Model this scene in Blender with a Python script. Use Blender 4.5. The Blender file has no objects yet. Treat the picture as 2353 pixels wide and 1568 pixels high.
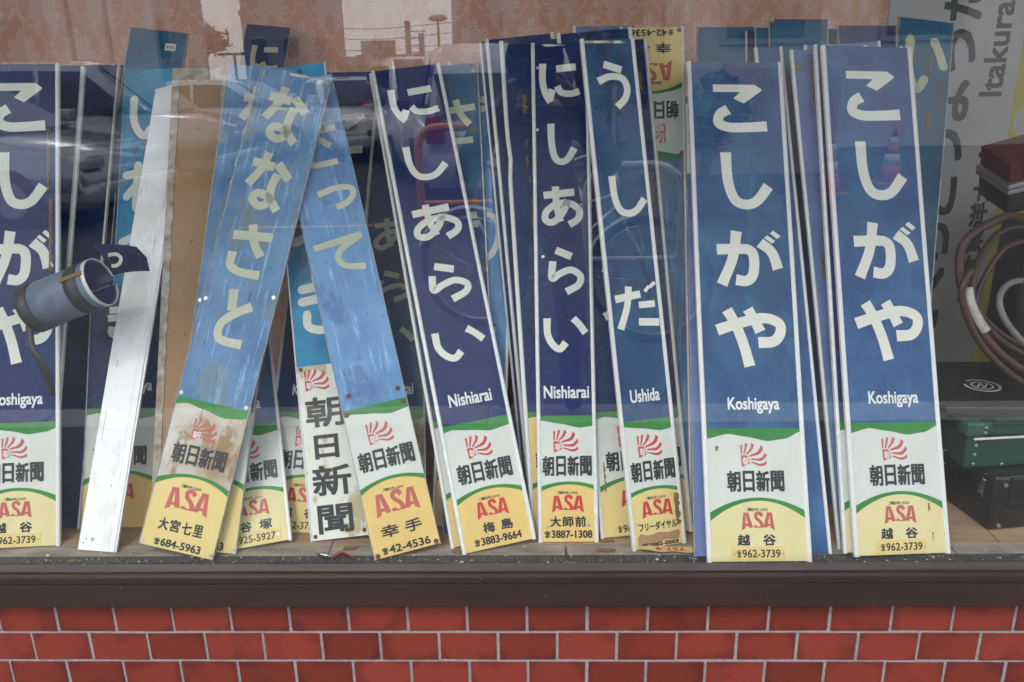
import bpy, bmesh, math, random
from mathutils import Matrix, Vector, noise
random.seed(7)
sc = bpy.context.scene
COL = sc.collection
PI = math.pi
mm = .001
ZF = 0.40697          # height of the shelf

# ------------------------------------------------------------------ camera
cam_d = bpy.data.cameras.new('camera'); cam = bpy.data.objects.new('camera', cam_d); COL.objects.link(cam)
sc.camera = cam
cam_d.sensor_width = 36; cam_d.lens = 1899.0 / 2353.0 * 36
cam_d.clip_start = 0.01; cam_d.clip_end = 1500
cam.matrix_world = Matrix(((0.999447, 0.011332, 0.031258, 0.0),
                           (0.026269, 0.307176, -0.95129, -1.336),
                           (-0.020381, 0.951585, 0.306709, 1.3),
                           (0, 0, 0, 1)))
# ------------------------------------------------------------------ light
w = bpy.data.worlds.new('World'); sc.world = w; w.use_nodes = True
nt = w.node_tree; nt.nodes.clear()
SUN_EL, SUN_AZ = math.radians(52), math.radians(205)   # azimuth from +y, clockwise
def N(nt, t, **k):
    n = nt.nodes.new(t)
    for a, v in k.items(): setattr(n, a, v)
    return n
sky = N(nt, 'ShaderNodeTexSky', sky_type='NISHITA', sun_disc=False, sun_elevation=SUN_EL, sun_rotation=SUN_AZ, air_density=1.0, dust_density=2.0)
tc = N(nt, 'ShaderNodeTexCoord'); mp = N(nt, 'ShaderNodeMapping'); mp.inputs['Scale'].default_value = (1, 1, 2.5)
cl = N(nt, 'ShaderNodeTexNoise'); cl.inputs['Scale'].default_value = 1.6; cl.inputs['Detail'].default_value = 6
rmp = N(nt, 'ShaderNodeMapRange'); rmp.inputs['From Min'].default_value = .25; rmp.inputs['From Max'].default_value = .6
rmp.inputs['To Min'].default_value = .72; rmp.inputs['To Max'].default_value = 1.0
mx = N(nt, 'ShaderNodeMix', data_type='RGBA'); mx.inputs['B'].default_value = (14.6, 14.8, 15.4, 1)
bg = N(nt, 'ShaderNodeBackground'); bg.inputs['Strength'].default_value = 0.145
wo = N(nt, 'ShaderNodeOutputWorld')
nt.links.new(tc.outputs['Generated'], mp.inputs[0]); nt.links.new(mp.outputs[0], cl.inputs['Vector'])
nt.links.new(cl.outputs['Fac'], rmp.inputs['Value']); nt.links.new(rmp.outputs[0], mx.inputs['Factor'])
nt.links.new(sky.outputs[0], mx.inputs['A']); nt.links.new(mx.outputs['Result'], bg.inputs['Color'])
nt.links.new(bg.outputs[0], wo.inputs[0])
sd = bpy.data.lights.new('sun', 'SUN'); sd.energy = 1.0; sd.angle = math.radians(14); sd.color = (1, .97, .93)
so = bpy.data.objects.new('sun', sd); COL.objects.link(so)
dirv = Vector((math.sin(SUN_AZ) * math.cos(SUN_EL), math.cos(SUN_AZ) * math.cos(SUN_EL), math.sin(SUN_EL)))
so.rotation_euler = dirv.to_track_quat('Z', 'Y').to_euler(); so.location = (0, -5, 8)
vs = sc.view_settings; vs.view_transform = 'Standard'; vs.look = 'None'; vs.gamma = 1; vs.exposure = 0.62
vs.use_curve_mapping = False
sc.render.engine = 'CYCLES'
sc.cycles.max_bounces = 8; sc.cycles.transparent_max_bounces = 12; sc.cycles.glossy_bounces = 4
sc.cycles.caustics_reflective = False; sc.cycles.caustics_refractive = False

# ------------------------------------------------------------------ materials
MATS = {}
def newmat(name):
    m = bpy.data.materials.new(name); m.use_nodes = True
    return m, m.node_tree, m.node_tree.nodes['Principled BSDF']
def col4(c): return (c[0], c[1], c[2], 1)
def plain(name, c, rough=.5, metal=0, var=.12, scale=30, bump=0, spec=.5, coat=0, stretch=(1, 1, 1), c2=None, detail=4):
    """colour with a noise variation and optional fine relief"""
    if name in MATS: return MATS[name]
    m, t, b = newmat(name)
    b.inputs['Roughness'].default_value = rough; b.inputs['Metallic'].default_value = metal
    b.inputs['Specular IOR Level'].default_value = spec; b.inputs['Coat Weight'].default_value = coat
    co = N(t, 'ShaderNodeTexCoord'); ma = N(t, 'ShaderNodeMapping'); ma.inputs['Scale'].default_value = stretch
    no = N(t, 'ShaderNodeTexNoise'); no.inputs['Scale'].default_value = scale; no.inputs['Detail'].default_value = detail
    cr = N(t, 'ShaderNodeValToRGB'); cr.color_ramp.elements[0].position = .3; cr.color_ramp.elements[1].position = .7
    a = c2 if c2 else tuple(x * (1 - var) for x in c); bb = c if c2 else tuple(min(1, x * (1 + var)) for x in c)
    cr.color_ramp.elements[0].color = col4(a); cr.color_ramp.elements[1].color = col4(bb)
    t.links.new(co.outputs['Object'], ma.inputs[0]); t.links.new(ma.outputs[0], no.inputs['Vector'])
    t.links.new(no.outputs['Fac'], cr.inputs[0]); t.links.new(cr.outputs[0], b.inputs['Base Color'])
    if bump:
        bu = N(t, 'ShaderNodeBump'); bu.inputs['Strength'].default_value = bump; bu.inputs['Distance'].default_value = .002
        t.links.new(no.outputs['Fac'], bu.inputs['Height']); t.links.new(bu.outputs[0], b.inputs['Normal'])
    MATS[name] = m; return m

def enamel(name, c1, c2, dark, scratch=.0, seed=0, rough=.3, dirt=(.12, .11, .07), dirt_amt=.0):
    """sign face: base tone c1 fading to c2 in soft clouds, dark specks, long scuffs, brown stains"""
    if name in MATS: return MATS[name]
    m, t, b = newmat(name); L = t.links.new
    b.inputs['Roughness'].default_value = rough; b.inputs['Specular IOR Level'].default_value = .22
    co = N(t, 'ShaderNodeTexCoord')
    def nz(scale, st=(1, 1, 1), det=3, ro=.55):
        ma = N(t, 'ShaderNodeMapping'); ma.inputs['Scale'].default_value = st; ma.inputs['Location'].default_value = (seed * 1.7, seed * 3.1, seed)
        no = N(t, 'ShaderNodeTexNoise'); no.inputs['Scale'].default_value = scale; no.inputs['Detail'].default_value = det; no.inputs['Roughness'].default_value = ro
        L(co.outputs['Object'], ma.inputs[0]); L(ma.outputs[0], no.inputs['Vector']); return no
    def rng(src, a, bb, lo=0, hi=1):
        r = N(t, 'ShaderNodeMapRange'); r.inputs['From Min'].default_value = a; r.inputs['From Max'].default_value = bb
        r.inputs['To Min'].default_value = lo; r.inputs['To Max'].default_value = hi; L(src, r.inputs['Value']); return r.outputs[0]
    def mix(f, A, B):
        x = N(t, 'ShaderNodeMix', data_type='RGBA')
        L(f, x.inputs['Factor'])
        for s, v in (('A', A), ('B', B)):
            if isinstance(v, tuple): x.inputs[s].default_value = col4(v)
            else: L(v, x.inputs[s])
        return x.outputs['Result']
    cloud = nz(9); base = mix(rng(cloud.outputs['Fac'], .35, .66), c1, c2)
    spk = nz(55, (1, 1, 1), 5, .7); base = mix(rng(spk.outputs['Fac'], .62, .72, 0, .55), base, dark)
    if scratch:
        sr = nz(60, (1.6, .12, 1), 4, .75); base = mix(rng(sr.outputs['Fac'], .55, .68, 0, scratch), base, tuple(min(1, x * 1.5 + .08) for x in c2))
        sr2 = nz(90, (1.3, .2, 1), 4, .7); base = mix(rng(sr2.outputs['Fac'], .62, .7, 0, scratch), base, dark)
    if dirt_amt:
        dn = nz(11, (1, .55, 1), 7, .7); base = mix(rng(dn.outputs['Fac'], .53, .58, 0, dirt_amt), base, dirt)
    L(base, b.inputs['Base Color'])
    L(rng(spk.outputs['Fac'], .3, .7, rough * .7, rough * 1.5), b.inputs['Roughness'])
    bu = N(t, 'ShaderNodeBump'); bu.inputs['Strength'].default_value = .12; bu.inputs['Distance'].default_value = .001
    bw = nz(14); L(bw.outputs['Fac'], bu.inputs['Height']); L(bu.outputs[0], b.inputs['Normal'])
    MATS[name] = m; return m

NAVY = dict(
    deep=enamel('enamel_deep_navy', (.013, .024, .095), (.019, .037, .145), (.01, .01, .04), seed=1, rough=.22),
    navy=enamel('enamel_navy', (.013, .027, .095), (.020, .048, .15), (.008, .012, .04), seed=2, rough=.25),
    faded=enamel('enamel_faded_navy', (.030, .078, .225), (.050, .145, .30), (.02, .03, .13), scratch=.12, seed=3, rough=.4, dirt=(.030, .055, .16), dirt_amt=.35),
    faded2=enamel('enamel_faded_navy_blotched', (.030, .078, .205), (.048, .140, .275), (.02, .03, .13), scratch=.12, seed=4, rough=.38, dirt=(.028, .05, .15), dirt_amt=.4),
    teal=enamel('enamel_teal_navy', (.018, .055, .16), (.03, .105, .21), (.008, .02, .06), seed=5, rough=.35, dirt=(.02, .03, .06), dirt_amt=.5),
    light=enamel('enamel_worn_light_blue', (.085, .185, .36), (.155, .30, .50), (.03, .06, .17), scratch=.85, seed=6, rough=.42, dirt=(.20, .23, .17), dirt_amt=.5),
    light2=enamel('enamel_worn_sky_blue', (.125, .26, .50), (.195, .37, .64), (.04, .08, .24), scratch=.7, seed=7, rough=.45, dirt=(.05, .09, .23), dirt_amt=.4),
    cyan=enamel('enamel_cyan', (.012, .17, .37), (.03, .33, .55), (.01, .06, .10), seed=8, rough=.3, dirt=(.03, .07, .07), dirt_amt=.5),
    slate=enamel('enamel_slate_blue', (.11, .17, .36), (.15, .22, .44), (.05, .05, .16), scratch=.2, seed=9, rough=.4),
    moss=enamel('enamel_mossy_blue', (.025, .085, .21), (.06, .16, .25), (.02, .05, .06), scratch=.3, seed=10, rough=.45, dirt=(.11, .15, .09), dirt_amt=.6),
    sea=enamel('enamel_sea_blue', (.015, .10, .20), (.03, .15, .27), (.01, .03, .07), seed=11, rough=.3, dirt=(.08, .09, .05), dirt_amt=.4),
    dusk=enamel('enamel_dusk_blue', (.03, .045, .13), (.05, .07, .18), (.02, .02, .06), seed=12, rough=.35),
)
WHITE = enamel('enamel_white', (.62, .64, .61), (.67, .68, .65), (.5, .45, .35), seed=21, rough=.35, dirt=(.60, .58, .50), dirt_amt=.25)
WHITE_OLD = enamel('enamel_peeling_white', (.76, .76, .70), (.74, .73, .66), (.4, .3, .18), seed=22, rough=.5, dirt=(.50, .42, .25), dirt_amt=.95)
WHITE_RUST = enamel('enamel_stained_white', (.62, .60, .54), (.36, .25, .15), (.35, .22, .1), seed=23, rough=.45, dirt=(.28, .16, .07), dirt_amt=.8)
YELLOW = enamel('enamel_yellow', (.74, .51, .17), (.77, .55, .21), (.6, .4, .15), seed=24, rough=.35, dirt=(.62, .43, .17), dirt_amt=.25)
YELLOW_PALE = enamel('enamel_pale_yellow', (.71, .61, .32), (.74, .65, .36), (.6, .45, .2), seed=25, rough=.38, dirt=(.66, .54, .28), dirt_amt=.3)
YELLOW_MID = enamel('enamel_mid_yellow', (.73, .56, .22), (.75, .60, .27), (.5, .35, .15), seed=26, rough=.4)
GREEN = enamel('enamel_green', (.035, .21, .045), (.045, .25, .055), (.02, .1, .02), seed=27, rough=.35)
RED = plain('print_red', (.55, .035, .035), .4, var=.08)
RED_FADED = plain('print_red_faded', (.50, .10, .09), .45, var=.12)
BLACK = plain('print_black', (.018, .02, .022), .45, var=.2)
KANA = enamel('letter_white', (.80, .80, .73), (.76, .76, .68), (.45, .42, .33), seed=28, rough=.4)
KANA_OLD = enamel('letter_yellowed_white', (.62, .62, .48), (.50, .53, .40), (.25, .30, .25), scratch=.15, seed=29, rough=.5)
ROMAN = plain('letter_roman_white', (.74, .76, .76), .4, var=.05)
ALU = plain('edge_strip_white', (.80, .80, .80), .32, metal=.1, var=.1, scale=90, bump=.15, c2=(.66, .66, .67))
ALU_GREY = plain('edge_strip_grey', (.42, .42, .43), .35, metal=.5, var=.25, scale=60)
ALU_PIT = plain('edge_strip_pitted', (.80, .80, .80), .35, metal=.1, scale=420, bump=.2, c2=(.66, .65, .64), detail=2)
HARDBOARD = plain('hardboard', (.36, .215, .115), .75, var=.1, scale=260, detail=6)
RUSTRIM = plain('rusty_zinc', (.52, .50, .46), .7, scale=45, c2=(.26, .17, .08), detail=8, bump=.5)
PVC = enamel('white_plastic', (.90, .91, .93), (.86, .87, .88), (.58, .56, .52), scratch=.10, seed=41, rough=.4, dirt=(.60, .58, .52), dirt_amt=.35)
SCREW = plain('screw_steel', (.5, .5, .48), .35, metal=.9)
RUST = plain('rust', (.12, .06, .03), .8, var=.4)
TAPE = plain('tape_residue', (.25, .15, .055), .6, c2=(.16, .08, .03), scale=50)

# ------------------------------------------------------------------ object helpers
def link(name, me, mat=None, parent=None, M=None):
    o = bpy.data.objects.new(name, me); COL.objects.link(o)
    if mat is not None and not me.materials:
        for x in (mat if isinstance(mat, (list, tuple)) else [mat]): me.materials.append(x)
    if parent: o.parent = parent
    if M is not None: o.matrix_local = M
    return o
def tag(o, label=None, cat=None, group=None, kind=None):
    if label: o['label'] = label
    if cat: o['category'] = cat
    if group: o['group'] = group
    if kind: o['kind'] = kind
    return o
def empty(name, M, label, cat, group=None):
    o = bpy.data.objects.new(name, None); COL.objects.link(o); o.empty_display_size = .05
    o.matrix_world = M; tag(o, label, cat, group); return o
def bm_new(): return bmesh.new()
def fin(bm, name, smooth=False):
    bmesh.ops.recalc_face_normals(bm, faces=bm.faces)
    me = bpy.data.meshes.new(name); bm.to_mesh(me); bm.free()
    if smooth:
        for p in me.polygons: p.use_smooth = True
    return me
def add_box(bm, x0, x1, y0, y1, z0, z1, bevel=0, seg=2):
    vs_ = [bm.verts.new((x, y, z)) for x in (x0, x1) for y in (y0, y1) for z in (z0, z1)]
    f = [(0, 1, 3, 2), (4, 6, 7, 5), (0, 4, 5, 1), (2, 3, 7, 6), (0, 2, 6, 4), (1, 5, 7, 3)]
    fs = [bm.faces.new([vs_[i] for i in q]) for q in f]
    if bevel:
        ed = list({e for q in fs for e in q.edges})
        bmesh.ops.bevel(bm, geom=ed, offset=bevel, segments=seg, profile=.6, affect='EDGES')
def box_me(name, x0, x1, y0, y1, z0, z1, bevel=0, smooth=False, seg=2):
    bm = bm_new(); add_box(bm, x0, x1, y0, y1, z0, z1, bevel, seg); return fin(bm, name, smooth)
def poly_me(name, pts, z0, z1):
    """flat outline extruded from z0 to z1"""
    bm = bm_new(); add_poly(bm, pts, z0, z1); return fin(bm, name)
def add_poly(bm, pts, z0, z1):
    a = [bm.verts.new((p[0], p[1], z0)) for p in pts]; b = [bm.verts.new((p[0], p[1], z1)) for p in pts]
    n = len(pts)
    bm.faces.new(b); bm.faces.new(a[::-1])
    for i in range(n): bm.faces.new((a[i], a[(i + 1) % n], b[(i + 1) % n], b[i]))
def add_cyl(bm, p, axis, r, h, seg=12, r2=None):
    M = Matrix.Translation(Vector(p)) @ Vector(axis).normalized().to_track_quat('Z', 'Y').to_matrix().to_4x4()
    bmesh.ops.create_cone(bm, cap_ends=True, segments=seg, radius1=r, radius2=r if r2 is None else r2, depth=h, matrix=M)
def add_sphere(bm, p, r, sx=1, sy=1, sz=1, u=10, v=7):
    bmesh.ops.create_uvsphere(bm, u_segments=u, v_segments=v, radius=r, matrix=Matrix.Translation(Vector(p)) @ Matrix.Diagonal((sx, sy, sz, 1)))
def catmull(P, n=8):
    if len(P) < 3: return [Vector(p) for p in P]
    P = [Vector(p) for p in P]; out = []
    for i in range(len(P) - 1):
        p0 = P[i - 1] if i else P[0] * 2 - P[1]; p1, p2 = P[i], P[i + 1]
        p3 = P[i + 2] if i + 2 < len(P) else P[-1] * 2 - P[-2]
        for k in range(n):
            t = k / n
            out.append(.5 * ((2 * p1) + (p2 - p0) * t + (2 * p0 - 5 * p1 + 4 * p2 - p3) * t * t + (3 * p1 - p0 - 3 * p2 + p3) * t ** 3))
    out.append(P[-1]); return out
def add_tube(bm, pts, r, seg=8, smooth_n=6, cap=True, rf=None):
    pts = catmull(pts, smooth_n) if smooth_n else [Vector(p) for p in pts]
    rings = []; up = Vector((0, 0, 1))
    for i, p in enumerate(pts):
        d = (pts[min(i + 1, len(pts) - 1)] - pts[max(i - 1, 0)]).normalized()
        if abs(d.dot(up)) > .98: up = Vector((1, 0, 0))
        s = d.cross(up).normalized(); q = s.cross(d).normalized(); up = q
        rr = r if rf is None else rf(i / (len(pts) - 1))
        rings.append([bm.verts.new(p + s * math.cos(a) * rr + q * math.sin(a) * rr) for a in [2 * PI * k / seg for k in range(seg)]])
    for a, b in zip(rings, rings[1:]):
        for k in range(seg): bm.faces.new((a[k], a[(k + 1) % seg], b[(k + 1) % seg], b[k]))
    if cap: bm.faces.new(rings[0][::-1]); bm.faces.new(rings[-1])

# ------------------------------------------------------------------ lettering
S_ = 's'
G = {   # strokes in a unit box, ('p', outline) is a filled shape
 'こ': [('p', [(0, 1), (0, .84), (.52, .84), (.38, .70), (.58, .60), (.92, .86), (.94, .90), (.80, 1)]), [(.27, .47), (.11, .36), (.08, .18), (.28, .09), (.60, .09), (1, .115)]],
 'し': [[(.10, 1), (.12, .50), (.24, .17), (.46, .075), (.70, .14), (.95, .40)]],
 'が': [[(.018, .656), (.33, .667), (.50, .65), (.575, .53), (.555, .22), (.45, .09), (.29, .11)], [(.33, .99), (.257, .51), (.075, .022)], [(.68, .782), (.853, .60), (.933, .30)], ('p', [(.747, .871), (.863, .762), (.913, .811), (.796, .916)]), ('p', [(.838, .951), (.943, .849), (.998, .90), (.889, 1.004)])],
 'や': [[(.014, .62), (.35, .74), (.68, .82), (.90, .74), (.925, .58), (.82, .43), (.60, .41)], [(.47, .97), (.56, .78), (.636, .59)], [(.17, .96), (.28, .72), (.38, .40), (.46, .015)]],
 'な': [[(.05, .80), (.58, .77)], [(.38, 1), (.30, .72), (.06, .40)], [(.64, .84), (.98, .60)], [(.70, .66), (.62, .42), (.64, .18), (.46, .07), (.26, .15), (.34, .28), (.60, .24), (.88, .04)]],
 'さ': [[(.0, .74), (.98, .82)], [(.42, 1), (.56, .66), (.80, .42)], [(.10, .42), (.12, .16), (.40, .06), (.88, .07)]],
 'と': [[(.28, 1), (.38, .62)], [(.98, .76), (.55, .60), (.16, .38), (.14, .14), (.42, .07), (.95, .07)]],
 'っ': [[(.02, .70), (.50, .86), (.88, .78), (.93, .48), (.74, .18), (.42, .04)]],
 'て': [[(.0, .80), (.96, .97)], [(.90, .93), (.52, .66), (.42, .40), (.54, .16), (.90, .05)]],
 'に': [[(.08, 1), (.07, .55), (.15, .22), (.27, .02)], [(.22, .06), (.32, .34)], [(.42, .86), (.92, .90)], [(.44, .42), (.54, .26), (.78, .22), (1, .28)]],
 'あ': [[(.05, .78), (.82, .85)], [(.35, 1), (.37, .55), (.46, .12)], [(.66, .66), (.52, .34), (.28, .11), (.09, .17), (.12, .38), (.38, .56), (.70, .57), (.93, .40), (.90, .18), (.68, .04)]],
 'ら': [[(.24, .97), (.68, .82)], [(.15, .72), (.12, .34), (.35, .44), (.66, .52), (.92, .38), (.86, .18), (.52, .03)]],
 'い': [[(.07, .95), (.08, .50), (.20, .20), (.36, .08), (.50, .26)], [(.68, .94), (.82, .76), (.96, .52)]],
 'う': [[(.26, .98), (.80, .84)], [(.04, .60), (.40, .70), (.78, .66), (.92, .46), (.84, .22), (.56, .02)]],
 'だ': [[(.0, .72), (.60, .80)], [(.34, 1), (.26, .52), (.06, .0)], ('p', [(.54, .62), (.54, .46), (.92, .46), (.92, .62)][::-1]), [(.50, .14), (.98, .09)], ('p', [(.68, .88), (.74, .82), (.85, .94), (.79, 1.0)][::-1]), ('p', [(.80, .97), (.86, .91), (1.0, 1.02), (.93, 1.08)][::-1])],
 'き': [[(.06, .80), (.92, .86)], [(.03, .58), (.95, .65)], [(.44, 1), (.58, .62), (.78, .40)], [(.14, .36), (.14, .16), (.40, .07), (.84, .08)]],
 'わ': [[(.30, 1), (.30, 0)], [(0, .76), (.46, .80), (.04, .26)], [(.20, .42), (.50, .66), (.82, .62), (.94, .38), (.82, .14), (.54, .05)]],
 'つ': [[(.02, .66), (.50, .88), (.88, .76), (.93, .44), (.74, .16), (.42, .04)]],
}
def stroke(bm, pts, wd, z, th=.0001, rnd=False):
    P = catmull([(p[0], p[1], 0) for p in pts], 8)
    L_, R_ = [], []
    for i, p in enumerate(P):
        d = (P[min(i + 1, len(P) - 1)] - P[max(i - 1, 0)]).normalized(); nrm = Vector((-d.y, d.x, 0))
        t = i / (len(P) - 1); fl = 1 + .10 * (abs(2 * t - 1) ** 4)
        L_.append(p + nrm * wd / 2 * fl); R_.append(p - nrm * wd / 2 * fl)
    lv = [bm.verts.new((q.x, q.y, z)) for q in L_]; rv = [bm.verts.new((q.x, q.y, z)) for q in R_]
    for i in range(len(P) - 1): bm.faces.new((lv[i], rv[i], rv[i + 1], lv[i + 1]))
    if rnd:
        for q in (P[0], P[-1]):
            vv = [bm.verts.new((q.x + wd / 2 * math.cos(a), q.y + wd / 2 * math.sin(a), z + .00002)) for a in [2 * PI * k / 14 for k in range(14)]]
            bm.faces.new(vv)
def kana_me(ch, x0, y0, x1, y1, wd, z=.0005, rnd=False):
    bm = bm_new(); W_, H_ = x1 - x0, y1 - y0
    for k, s in enumerate(G[ch]):
        zz = z + k * .00006
        if isinstance(s, tuple):
            vv = [bm.verts.new((x0 + a * W_, y0 + b * H_, zz)) for a, b in s[1]]; bm.faces.new(vv)
        else:
            # keep the stroke's outer edge inside the letter box
            ins = wd / 2
            stroke(bm, [(x0 + a * W_, y0 + b * H_) for a, b in s], wd, zz, rnd=rnd)
    me = bpy.data.meshes.new('kana'); bm.normal_update()
    bmesh.ops.triangulate(bm, faces=[f for f in bm.faces if len(f.verts) > 4])
    for f in bm.faces:
        if f.normal.z < 0: f.normal_flip()
    bm.to_mesh(me); bm.free(); return me
_tc = {}
def text_raw(body):
    if body not in _tc:
        c = bpy.data.curves.new('lettering', 'FONT'); c.body = body; c.size = 1; c.resolution_u = 3
        o = bpy.data.objects.new('lettering', c); COL.objects.link(o)
        dg = bpy.context.evaluated_depsgraph_get(); me = bpy.data.meshes.new_from_object(o.evaluated_get(dg))
        vv = [v.co.copy() for v in me.vertices]; ff = [tuple(p.vertices) for p in me.polygons]
        bpy.data.objects.remove(o); bpy.data.curves.remove(c); bpy.data.meshes.remove(me)
        xs = [v.x for v in vv]; ys = [v.y for v in vv]; _tc[body] = (vv, ff, min(xs), max(xs), min(ys), max(ys))
    return _tc[body]
def text_me(body, x0, y0, x1, y1, bold=.0, z=.0011, rot=0):
    vv, ff, a, b, c, d = text_raw(body); V, F = [], []
    sx = (x1 - x0 - 2 * bold) / (b - a); sy = (y1 - y0 - 2 * bold) / (d - c)
    offs = [(0, 0)] if not bold else [(0, 0), (bold, bold), (-bold, bold), (bold, -bold), (-bold, -bold)]
    if bold > .0012: offs += [(bold, 0), (-bold, 0), (0, bold), (0, -bold)]
    cx, cy = (x0 + x1) / 2, (y0 + y1) / 2; cr, sr = math.cos(rot), math.sin(rot)
    for k, (ox, oy) in enumerate(offs):
        n = len(V)
        for v in vv:
            x = x0 + bold + (v.x - a) * sx + ox; y = y0 + bold + (v.y - c) * sy + oy
            if rot: x, y = cx + (x - cx) * cr - (y - cy) * sr, cy + (x - cx) * sr + (y - cy) * cr
            V.append((x, y, z + k * .000015))
        F += [tuple(i + n for i in f) for f in ff]
    me = bpy.data.meshes.new('lettering'); me.from_pydata(V, [], F); me.update(); return me

# ------------------------------------------------------------------ setting: wall, tiles, sill, glass, window box
def struct(name, me, mat):
    o = link(name, me, mat); o['kind'] = 'structure'; return o
MORTAR = plain('mortar', (.25, .235, .235), .85, var=.22, scale=90, bump=.6, detail=8)
def tile_mat(name, a, b, seed):
    m, t, bs = newmat(name); L = t.links.new
    bs.inputs['Roughness'].default_value = .28; bs.inputs['Coat Weight'].default_value = .35; bs.inputs['Coat Roughness'].default_value = .25
    co = N(t, 'ShaderNodeTexCoord'); oi = N(t, 'ShaderNodeObjectInfo')
    vm = N(t, 'ShaderNodeVectorMath', operation='MULTIPLY_ADD'); vm.inputs[1].default_value = (1, 1, 1)
    cx = N(t, 'ShaderNodeCombineXYZ'); ml = N(t, 'ShaderNodeMath', operation='MULTIPLY'); ml.inputs[1].default_value = 37
    L(oi.outputs['Random'], ml.inputs[0]); L(ml.outputs[0], cx.inputs[0]); L(ml.outputs[0], cx.inputs[2])
    L(co.outputs['Object'], vm.inputs[0]); L(cx.outputs[0], vm.inputs[2])
    no = N(t, 'ShaderNodeTexNoise'); no.inputs['Scale'].default_value = 16; no.inputs['Detail'].default_value = 3; L(vm.outputs[0], no.inputs['Vector'])
    # darker flashed rim: distance from the tile centre bent by noise
    sx = N(t, 'ShaderNodeSeparateXYZ'); L(co.outputs['Object'], sx.inputs[0])
    def M_(op, a_, b_=None):
        n = N(t, 'ShaderNodeMath', operation=op)
        for i, v in enumerate((a_, b_)):
            if v is None: continue
            if isinstance(v, (int, float)): n.inputs[i].default_value = v
            else: L(v, n.inputs[i])
        return n.outputs[0]
    ex = M_('POWER', M_('ABSOLUTE', M_('DIVIDE', sx.outputs[0], .054)), 3.5); ez = M_('POWER', M_('ABSOLUTE', M_('DIVIDE', sx.outputs[2], .031)), 2.5)
    d = M_('ADD', M_('MULTIPLY', M_('ADD', ex, ez), .20), M_('MULTIPLY', no.outputs['Fac'], 1.05))
    rr_ = N(t, 'ShaderNodeMapRange'); rr_.inputs['From Min'].default_value = .60; rr_.inputs['From Max'].default_value = .80; L(d, rr_.inputs['Value'])
    mxx = N(t, 'ShaderNodeMix', data_type='RGBA'); mxx.inputs['A'].default_value = col4(a); mxx.inputs['B'].default_value = col4(b); L(rr_.outputs[0], mxx.inputs['Factor'])
    # tile to tile tone
    hs = N(t, 'ShaderNodeHueSaturation'); vr = N(t, 'ShaderNodeMapRange'); vr.inputs['To Min'].default_value = .72; vr.inputs['To Max'].default_value = 1.12
    L(oi.outputs['Random'], vr.inputs['Value']); L(vr.outputs[0], hs.inputs['Value']); L(mxx.outputs['Result'], hs.inputs['Color'])
    fn = N(t, 'ShaderNodeTexNoise'); fn.inputs['Scale'].default_value = 260; fn.inputs['Detail'].default_value = 4; L(vm.outputs[0], fn.inputs['Vector'])
    fr = N(t, 'ShaderNodeMapRange'); fr.inputs['From Min'].default_value = .66; fr.inputs['From Max'].default_value = .76; fr.inputs['To Max'].default_value = .5; L(fn.outputs['Fac'], fr.inputs['Value'])
    m2 = N(t, 'ShaderNodeMix', data_type='RGBA'); m2.inputs['B'].default_value = (.06, .02, .015, 1); L(hs.outputs[0], m2.inputs['A']); L(fr.outputs[0], m2.inputs['Factor'])
    L(m2.outputs['Result'], bs.inputs['Base Color'])
    bu = N(t, 'ShaderNodeBump'); bu.inputs['Strength'].default_value = .25; bu.inputs['Distance'].default_value = .002; L(no.outputs['Fac'], bu.inputs['Height']); L(bu.outputs[0], bs.inputs['Normal'])
    return m
TILE = tile_mat('red_brown_tile', (.20, .032, .020), (.135, .022, .016), 1)
wall = struct('wall', box_me('wall', -4, 4, -.0002, .012, .0, .3578), MORTAR)
tile_bm = bm_new(); add_box(tile_bm, -.0541, .0541, -.0019, .004, -.0301, .0301, .0008, 2)
tile_mesh = fin(tile_bm, 'tile'); tile_mesh.materials.append(TILE)
rt_ = random.Random(11)
Z1, PX, PZ = .2841, .1140, .0660        # first joint, column pitch, row pitch
for r in range(5):
    zc = Z1 + .033 - r * PZ
    off = (-1.0525 if r % 2 == 0 else -1.0525 + .057)
    for k in range(-8, 27):
        x = off + PX * k + PX / 2
        if -1.8 < x < 1.8:
            o = link('tile', tile_mesh, None, wall)
            o.location = (x + rt_.uniform(-.0006, .0006), rt_.uniform(-.0005, .0008), zc + rt_.uniform(-.0005, .0005))
            o.rotation_euler = (rt_.uniform(-.006, .006), rt_.uniform(-.006, .006), rt_.uniform(-.008, .008))
# brown aluminium sill, swept along x
BROWN = plain('brown_aluminium', (.048, .027, .023), .42, metal=.2, scale=9, stretch=(.5, 1, 3.5), bump=.08, c2=(.034, .020, .019), detail=9)
BROWN_L = plain('brown_aluminium_weathered', (.085, .065, .068), .35, metal=.3, var=.3, scale=20, stretch=(.1, 1, 1), c2=(.05, .035, .035))
sill = empty('window_sill', Matrix.Identity(4), 'dark brown aluminium window sill running above the red tiles', 'window sill')
def sweep(name, prof, x0, x1, mat, parent, bev=.0012):
    bm = bm_new(); a = [bm.verts.new((x0, p[0], p[1])) for p in prof]; b = [bm.verts.new((x1, p[0], p[1])) for p in prof]
    n = len(prof)
    for i in range(n): bm.faces.new((a[i], a[(i + 1) % n], b[(i + 1) % n], b[i]))
    bm.faces.new(a); bm.faces.new(b[::-1])
    bmesh.ops.bevel(bm, geom=[e for e in bm.edges if abs(e.verts[0].co.x - e.verts[1].co.x) > .1], offset=bev, segments=2, affect='EDGES')
    return link(name, fin(bm, name), mat, parent)
sweep('face', [(-.028, .3590), (-.028, .4060), (-.0225, .4065), (.012, .4065), (.012, .3590)], -4, 4, BROWN, sill)
sweep('upper_lip', [(-.0235, .4068), (-.0235, .4190), (-.018, .4205), (.012, .4205), (.012, .4068)], -4, 4, BROWN, sill)
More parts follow.
